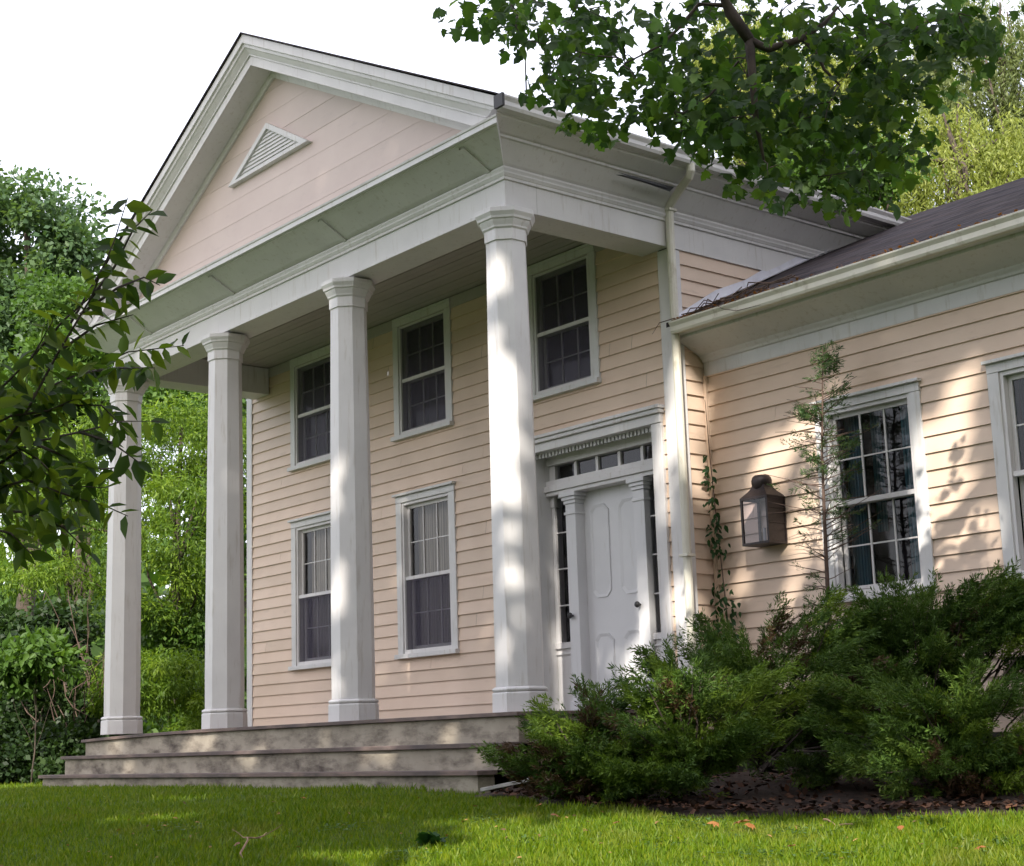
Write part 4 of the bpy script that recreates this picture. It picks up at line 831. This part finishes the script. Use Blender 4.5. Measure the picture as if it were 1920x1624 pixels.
# junipers in the bed
def sprays(tips, dirs, per, L, m, name, parent, spread=.45, size=.055, tone=None):
    n = len(tips); t = rng.random((n, per)); dirs = unit(dirs)
    side = rdir(n * per).reshape(n, per, 3)
    P = tips[:, None, :] + dirs[:, None, :] * (L[:, None, None] * (t[..., None] - .7)) + side * (spread * L[:, None, None] * .35 * (1.1 - t[..., None]) * rng.random((n, per, 1)))
    D = unit(dirs[:, None, :] * 1.0 + side * .75 + np.array([0, 0, -.05])); P = P.reshape(-1, 3); D = D.reshape(-1, 3)
    return link(name, leafmesh(name, P, D, rdir(len(P)), size * (.6 + .8 * rng.random(len(P))), T_NEEDLE, m, None if tone is None else np.repeat(tone, per)), parent)
def juniper(name, base, lobes, label, ntips, mats, group='spreading junipers in the bed'):
    root = thing(name, tuple(base), label, 'shrub', group); w = np.array([np.prod(r) ** (2 / 3) for _, r in lobes]); w /= w.sum(); T, Dr, To = [], [], []
    b = np.asarray(base) + np.array([0, 0, .15]); NP = 30
    pads = np.concatenate([ellipsoid_pts(c, r, max(4, int(ntips * 1.9 * q / NP)), .5) for (c, r), q in zip(lobes, w)])
    for c in pads:                                            # each pad: a flat plume fanning out from its arm
        o = c - b; o[2] = o[2] * .28 + .06; o = o / np.linalg.norm(o); lat = np.cross(o, [0, 0, 1.]); lat /= np.linalg.norm(lat)
        al = rng.uniform(-.24, .16, NP); la = rng.normal(0, .085, NP) * (1.15 - (al + .24)); up = rng.normal(0, .030, NP) - .35 * la ** 2 + .05 * (al > .05)
        T.append(c + al[:, None] * o + la[:, None] * lat + up[:, None] * np.array([0, 0, 1.])); Dr.append(o + (la / .11)[:, None] * .55 * lat + rng.normal(0, .22, (NP, 3)) + np.array([0, 0, .06])); To.append(np.full(NP, rng.random()))
    T, Dr, To = np.concatenate(T), np.concatenate(Dr), np.concatenate(To); L = .10 + .10 * rng.random(len(T))
    sel = np.repeat(rng.random(len(pads)), NP); lo = 0
    for m, fr in mats:
        s = (sel >= lo) & (sel < lo + fr); lo += fr
        if s.sum(): sprays(T[s], Dr[s], 30, L[s], m, 'foliage', root, size=.046, tone=To[s])
    mb = MB()
    for c in pads[rng.permutation(len(pads))[:60]]: mb.tube(branch(b, c, .09, 6), list(np.linspace(.014, .003, 6)), 5)
    part('stems', mb, M['bark'], root)
def jb(u, t): p = at(u, 1391, t); return np.array([p[0], p[1], float(gz(p[0], p[1])) + .02])
J, JL, JB = M['juniper'], M['juniper_light'], M['juniper_brown']
def jl(u, v, t, ru, rv, rd=.35): return (at(u, v, t), np.array([ru * t / FPX, rd, rv * t / FPX]))
juniper('juniper', jb(1110, 12.0), [jl(1060, 1390, 12, 80, 60), jl(1150, 1400, 11.8, 80, 70), jl(1000, 1440, 12, 50, 45), jl(1110, 1330, 12.1, 50, 30), jl(1180, 1450, 11.6, 60, 45), jl(1080, 1470, 11.7, 90, 25)], 'juniper at the left end of the bed, covering the end of the porch steps', 900, ((J, .72), (JL, .18), (JB, .10)))
juniper('juniper', jb(1290, 11.8), [jl(1270, 1290, 11.7, 90, 40), jl(1330, 1330, 11.6, 110, 55), jl(1230, 1360, 11.6, 70, 50), jl(1430, 1310, 11.7, 70, 45), jl(1330, 1400, 11.6, 80, 40), jl(1230, 1450, 11.5, 60, 35), jl(1290, 1440, 11.4, 70, 30), jl(1400, 1390, 11.6, 60, 30)], 'lighter green juniper in front of the door, bright on its crown', 1000, ((J, .40), (JL, .50), (JB, .10)))
juniper('juniper', jb(1420, 12.9), [jl(1290, 1250, 12.7, 90, 30), jl(1400, 1210, 12.8, 110, 40), jl(1530, 1180, 12.8, 110, 50), jl(1480, 1260, 12.6, 130, 60), jl(1590, 1240, 12.6, 80, 70), jl(1560, 1340, 12.5, 90, 60), jl(1450, 1340, 12.9, 90, 50), jl(1380, 1330, 12.9, 80, 45), jl(1520, 1390, 12.9, 90, 40), jl(1600, 1300, 12.2, 80, 80), jl(1500, 1440, 12.2, 70, 28), jl(1560, 1420, 11.8, 60, 35), jl(1640, 1200, 12.7, 60, 50)], 'tall dark juniper in the middle of the bed, below the lantern', 1700, ((J, .88), (JL, .07), (JB, .05)))
juniper('juniper', jb(1720, 12.6), [jl(1690, 1170, 12.7, 110, 55), jl(1810, 1160, 12.6, 110, 55), jl(1880, 1110, 12.4, 70, 28), jl(1700, 1270, 12.4, 140, 60), jl(1940, 1180, 12.3, 90, 70)], 'dark juniper below the two wing windows, its top arm reaching up to the right', 1650, ((J, .90), (JL, .06), (JB, .04)))
juniper('juniper', jb(1800, 11.5), [jl(1700, 1360, 11.3, 90, 55), jl(1800, 1330, 11.4, 110, 60), jl(1900, 1350, 11.3, 90, 90), jl(1650, 1420, 11.3, 60, 45), jl(1800, 1420, 11.3, 120, 50), jl(1590, 1330, 11.6, 60, 50), jl(1930, 1440, 11.2, 70, 40), jl(1620, 1320, 11.9, 70, 60), jl(1720, 1460, 11.1, 110, 28), jl(1860, 1470, 11.1, 90, 28)], 'wide juniper at the right edge of the photo, nearest to the lawn', 1600, ((J, .76), (JL, .14), (JB, .10)))

# young cedar against the wing wall
ced = thing('cedar_sapling', (1.98, 2.18, float(gz(1.98, 2.18)) + .02), 'thin young cedar with sparse twigs standing before the first wing window', 'tree')
mb = MB(); tk = np.array([(1.98, 2.18, -.7), (1.97, 2.18, .95), (1.98, 2.19, 1.6), (2.00, 2.2, 2.3), (2.05, 2.2, 2.8), (2.09, 2.2, 3.28)]); mb.tube(tk, [.024, .021, .017, .012, .008, .004], 7)
tips, dirs = [], []; bare = 0
for k in range(125):
    z = .75 + 2.5 * rng.random() ** .9; p = np.array([np.interp(z, tk[:, 2], tk[:, i]) for i in range(3)]); a = rng.random() * 6.28
    L = (.12 + .62 * np.interp(z, [.7, 1.4, 2.2, 2.6, 3.25], [.55, 1.0, .8, .55, .05])) * (.35 + .7 * rng.random()); e = p + np.array([math.cos(a) * L, math.sin(a) * L * .75, L * (.05 + .4 * rng.random())])
    kk = rng.choice([.1, .5, 1.4]); e[1] = min(e[1], 2.62); mb.tube(branch(p, e, .06, 5), list(np.linspace(.006, .002, 5)), 4)
    dens = np.interp(z, [.7, 1.5, 2.1, 2.3, 3.2], [.2, .35, .5, 1.0, 1.0])
    for _ in range(6):
        if rng.random() < dens * kk: q = .35 + .65 * rng.random(); tips.append(p + (e - p) * q + rng.normal(0, .03, 3)); dirs.append(e - p + rng.normal(0, .1, 3))
part('trunk', mb, M['twig'], ced); tips = np.array(tips); sprays(tips, np.array(dirs), 30, .09 + .06 * rng.random(len(tips)), M['cedar'], 'foliage', ced, .6, .04)

# vine climbing the inner corner, dead vine along the wing gutter
vine = thing('creeper_vine', (.40, 2.6, -.6), 'green creeper climbing the corner between porch and wing', 'vine')
mb = MB(); vp = [(.36, 2.6, -.6), (.34, 2.61, .6), (.30, 2.61, 1.2), (.24, 2.62, 1.9), (.20, 2.62, 2.5), (.17, 2.62, 3.2)]; mb.tube(vp, [.009, .008, .007, .006, .005, .003], 5); part('stem', mb, M['twig'], vine)
P = []
va = np.array(vp)
for c, n, s in ((.95, 30, .12), (1.15, 34, .12), (.75, 24, .11), (1.62, 20, .07), (1.78, 22, .09), (1.95, 9, .05), (2.1, 10, .05), (2.3, 9, .05), (2.42, 12, .07), (2.6, 4, .03), (.55, 20, .14)):
    x = np.interp(c, va[:, 2], va[:, 0]); P.append(np.stack([x + .02 + rng.normal(0, s * .75, n), 2.56 + rng.normal(0, .025, n), c + rng.normal(0, s * .8, n)], -1))
P = np.concatenate(P); P[:, 0] = np.maximum(P[:, 0], .18); n = len(P); link('leaves', leafmesh('leaves', P, unit(rdir(n) * .7 + np.array([.1, -.2, -.8])), unit(rdir(n) * .5 + np.array([.4, -.9, .3])), .075 * (.6 + .7 * rng.random(n)), T_OVATE, M['vine']), vine)
dv = thing('dead_vine', (.9, 2.12, 3.95), 'dead brown vine stems lying along the wing gutter by the downspout', 'vine'); mb = MB()
for k in range(12):
    x0 = .15 + rng.random() * 1.2; pts = [(x0, 2.12 + rng.normal(0, .03), 3.97)]
    for j in range(5): pts.append((pts[-1][0] + .14 + rng.normal(0, .05), 2.14 + rng.normal(0, .05), 3.985 + abs(rng.normal(0, .045))))
    mb.tube(pts, .006, 4)
mb.tube([(.9, 2.08, 3.97), (1.0, 2.05, 3.90), (1.2, 2.04, 3.83), (1.5, 2.05, 3.82)], [.005, .004, .004, .002], 4); mb.tube([(.3, 2.08, 3.97), (.12, 2.05, 3.96), (.02, 2.04, 3.86)], [.006, .005, .003], 4)
part('stems', mb, M['twig'], dv)
n = 900; x = np.concatenate([rng.uniform(.2, 1.6, n // 3), rng.uniform(1.5, 8.5, n - n // 3)]); P = np.stack([x, 2.12 + abs(rng.normal(0, .05, n)), 3.958 + abs(rng.normal(0, .012, n)) ], -1)
o = link('roof_litter', leafmesh('roof_litter', P, unit(rdir(n) * np.array([1, 1, .2])), unit(rdir(n) * .4 + np.array([0, 0, 1])), .05, T_QUAD, M['dead_leaf'])); tag(o, 'brown leaf litter lying along the wing roof edge', 'leaf litter', kind='stuff')

# lawn grass, weeds, fallen leaves
def on_view(n, s0, s1, m=.36):
    s = np.sqrt(rng.random(n) * (s1 ** 2 - s0 ** 2) + s0 ** 2); r = rng.uniform(-m, m, n) * s; return CAM[0] + FH[0] * s + RH[0] * r, CAM[1] + FH[1] * s + RH[1] * r
GP = []
for n, s0, s1, wd in ((190000, 8.4, 13.5, .36), (80000, 13.5, 20, .36), (26000, 20, 27, .36), (90000, 6.0, 22, .85)):
    x, y = on_view(n, s0, s1, wd)
    k = ~((x > .5) & (y > bed_front(x) + .02 + .12 * np.sin(5 * x + 1)) ) & ~((x > -9.1) & (x < .6) & (y > -.66)) & (y < 6)
    GP.append(np.stack([x[k], y[k], gz(x[k], y[k]) - .004], -1))
GP = np.concatenate(GP); n = len(GP); hh = .032 + .042 * rng.random(n) ** 3; hh *= .8 + .5 * (np.sin(GP[:, 0] * 2.1) * np.sin(GP[:, 1] * 1.7) * .5 + .5)
o = link('grass', leafmesh('grass', GP, unit(rdir(n) * np.array([.5, .5, .1]) + np.array([0, 0, 1])), rdir(n) * np.array([1, 1, .1]), hh, (T_BLADE[0] * np.array([1, 1.5, 1]), T_BLADE[1]), M['grass'])); tag(o, 'short mown grass covering the lawn slope', 'grass', kind='stuff')
n = 5000; x = rng.uniform(.7, 7.5, n); f_ = bed_front(x); y = f_ + .05 + (2.5 - f_) * rng.random(n) ** 2
o = link('bark_mulch', leafmesh('bark_mulch', np.stack([x, y, gz(x, y) + .05 + .02 * rng.random(n)], -1), unit(rdir(n) * np.array([1, 1, .35])), unit(rdir(n) * .6 + np.array([0, 0, 1])), .055 * (.5 + rng.random(n)), T_QUAD, M['mulch'])); tag(o, 'dark red brown mulch and needles under the junipers', 'mulch', kind='stuff')
def rosette(u, v, n, size, label, tpl=T_OVATE, m='weed', h=.6, name='weed', cat='weed', group=None):
    g = ground_at(u, v); P = np.tile(g, (n, 1)) + rng.normal(0, .02, (n, 3)) * np.array([1, 1, 0]); a = rng.random(n) * 6.28
    D = np.stack([np.cos(a), np.sin(a), h * (.4 + rng.random(n))], -1); P += D * (.03 * rng.random((n, 1)))
    return tag(link(name, leafmesh(name, P, D, np.tile([0, 0, 1.], (n, 1)) + rdir(n) * .3, size * (.7 + .6 * rng.random(n)), tpl, M[m])), label, cat, group)
rosette(805, 1590, 9, .11, 'dark broad leaved seedling in the lawn at the bottom centre', T_MAPLE, 'vine', 1.2)
rosette(1750, 1570, 14, .08, 'pale clump of weed in the lawn at the right', T_OVATE)
rosette(1630, 1575, 8, .06, 'small pale weed in the lawn left of the right hand weed clump')
rosette(1110, 1470, 16, .07, 'leafy weed at the bed edge below the leftmost juniper'); rosette(1060, 1490, 12, .06, 'low weed where lawn, bed and steps meet'); rosette(1160, 1495, 12, .06, 'weed on the bed edge in front of the lighter juniper')
rosette(1540, 1515, 12, .06, 'weed at the dark bed edge below the middle juniper'); rosette(1660, 1505, 12, .06, 'weed at the bed edge below the widest juniper'); rosette(1420, 1500, 10, .05, 'weed seedling standing alone on the dark mulch')
rosette(1880, 1500, 10, .06, 'weed at the bed edge by the right edge of the photo'); rosette(1310, 1505, 9, .05, 'sparse weed on the bed edge left of the lone seedling')
CP = []
for u, v in ((905, 1545), (1010, 1585), (1240, 1590), (1300, 1550), (640, 1560), (1500, 1570), (1870, 1590), (1580, 1610), (780, 1610), (1700, 1545), (330, 1560), (1420, 1610)):
    g = ground_at(u, v); n = 80; P = g + rng.normal(0, .13, (n, 3)) * np.array([1, 1, 0]); P[:, 2] = gz(P[:, 0], P[:, 1]) + .028 + .02 * rng.random(n); CP.append(P)
CP = np.concatenate(CP); n = len(CP)
tag(link('clover', leafmesh('clover', CP, unit(rdir(n) * np.array([1, 1, .15])), unit(rdir(n) * .35 + np.array([0, 0, 1])), .032 * (.7 + .6 * rng.random(n)), T_OVATE, M['weed'])), 'small round clover leaves scattered through the lawn', 'clover', kind='stuff')
n = 260; x, y = on_view(n, 8.8, 13.2); k = ~((x > .5) & (y > bed_front(x) - .05)) & ~((x < .6) & (y > -.8)); x, y = x[k], y[k]; n = len(x)
tag(link('lawn_litter', leafmesh('lawn_litter', np.stack([x, y, gz(x, y) + .045], -1), unit(rdir(n) * np.array([1, 1, .3])), unit(rdir(n) * .6 + np.array([0, 0, 1])), .032 * (.5 + rng.random(n)), T_OVATE, M['litter'])), 'tiny brown leaf bits scattered over the lawn', 'leaf litter', kind='stuff')
FL = [(1380, 1560, .12, 'large crumpled orange leaf on the lawn in front of the bed'), (1350, 1563, .09, 'orange leaf touching the large crumpled leaf on its left'), (1404, 1567, .08, 'orange leaf touching the large crumpled leaf on its right'), (1048, 1545, .07, 'bright orange leaf on the lit lawn left of the seedling bed edge'), (1150, 1560, .06, 'brown leaf on the lawn between two sunlit patches'), (575, 1510, .06, 'small orange leaf on the dark lawn in front of the steps'), (1008, 1525, .06, 'faded leaf on the lawn near the corner of the steps'),
      (1480, 1605, .06, 'orange leaf at the bottom of the photo below the large crumpled leaf'), (1695, 1570, .05, 'red brown leaf beside the right hand weed clump'), (1830, 1610, .07, 'orange leaf in the bottom right corner of the lawn'), (1190, 1482, .08, 'orange leaf on the mulch under the leftmost juniper'), (1060, 1497, .06, 'brown leaf beside the low weed by the steps'), (1420, 1432, .10, 'red brown leaf lit under the middle juniper'), (1500, 1420, .09, 'pale leaf lying deep under the middle juniper'), (1810, 1480, .10, 'rust coloured leaf on the mulch at the right'), (440, 1600, .05, 'small brown leaf on the dark lawn at the bottom left'), (760, 1408, .0, '')]
for u, v, s, lab in FL:
    if s == 0: continue
    g = ground_at(u, v) + np.array([0, 0, .055]); n = 1; s *= .95; a = rng.random() * 6.28
    tag(link('fallen_leaf', leafmesh('fallen_leaf', [g], [(math.cos(a), math.sin(a), .25)], [(rng.normal(0, .3) + .2, rng.normal(0, .3) - .2, 1)], s, T_MAPLE, M['dead_leaf'])), lab, 'leaf', 'fallen leaves')
def twig(u0, v0, u1, v1, label, fork=True):
    a, b = ground_at(u0, v0) + np.array([0, 0, .03]), ground_at(u1, v1) + np.array([0, 0, .05]); mb = MB(); p = branch(a, b, .08, 8); mb.tube(p, list(np.linspace(.008, .003, 8)), 5)
    if fork: mb.tube(branch(p[4], p[4] + np.array([.10, .14, .08]), .1, 5), [.005, .004, .003, .003, .002], 4); mb.tube(branch(p[3], p[3] + np.array([-.16, -.02, .05]), .1, 5), [.005, .004, .003, .003, .002], 4)
    tag(part('dry_twig', mb, M['wood'], None), label, 'twig')
twig(455, 1620, 500, 1575, 'forked dry twig lying in the grass at the bottom left'); twig(1545, 1545, 1600, 1560, 'short dry twig in the grass in front of the bed', False)
g0, g1 = ground_at(930, 1486), ground_at(1010, 1460); mb = MB(); mb.extrude([(-.06, 0), (.06, 0), (.06, .03), (-.06, .03)], lambda p, q, a: tuple(np.array([.75, -.95, -.66]) + a * np.array([.86, .45, .16]) + p * np.array([-.5, .86, 0]) + np.array([0, 0, q])), 0, .55)
tag(part('fallen_board', mb, M['board'], None, .003), 'pale grey board leaning at the right end of the steps', 'board')
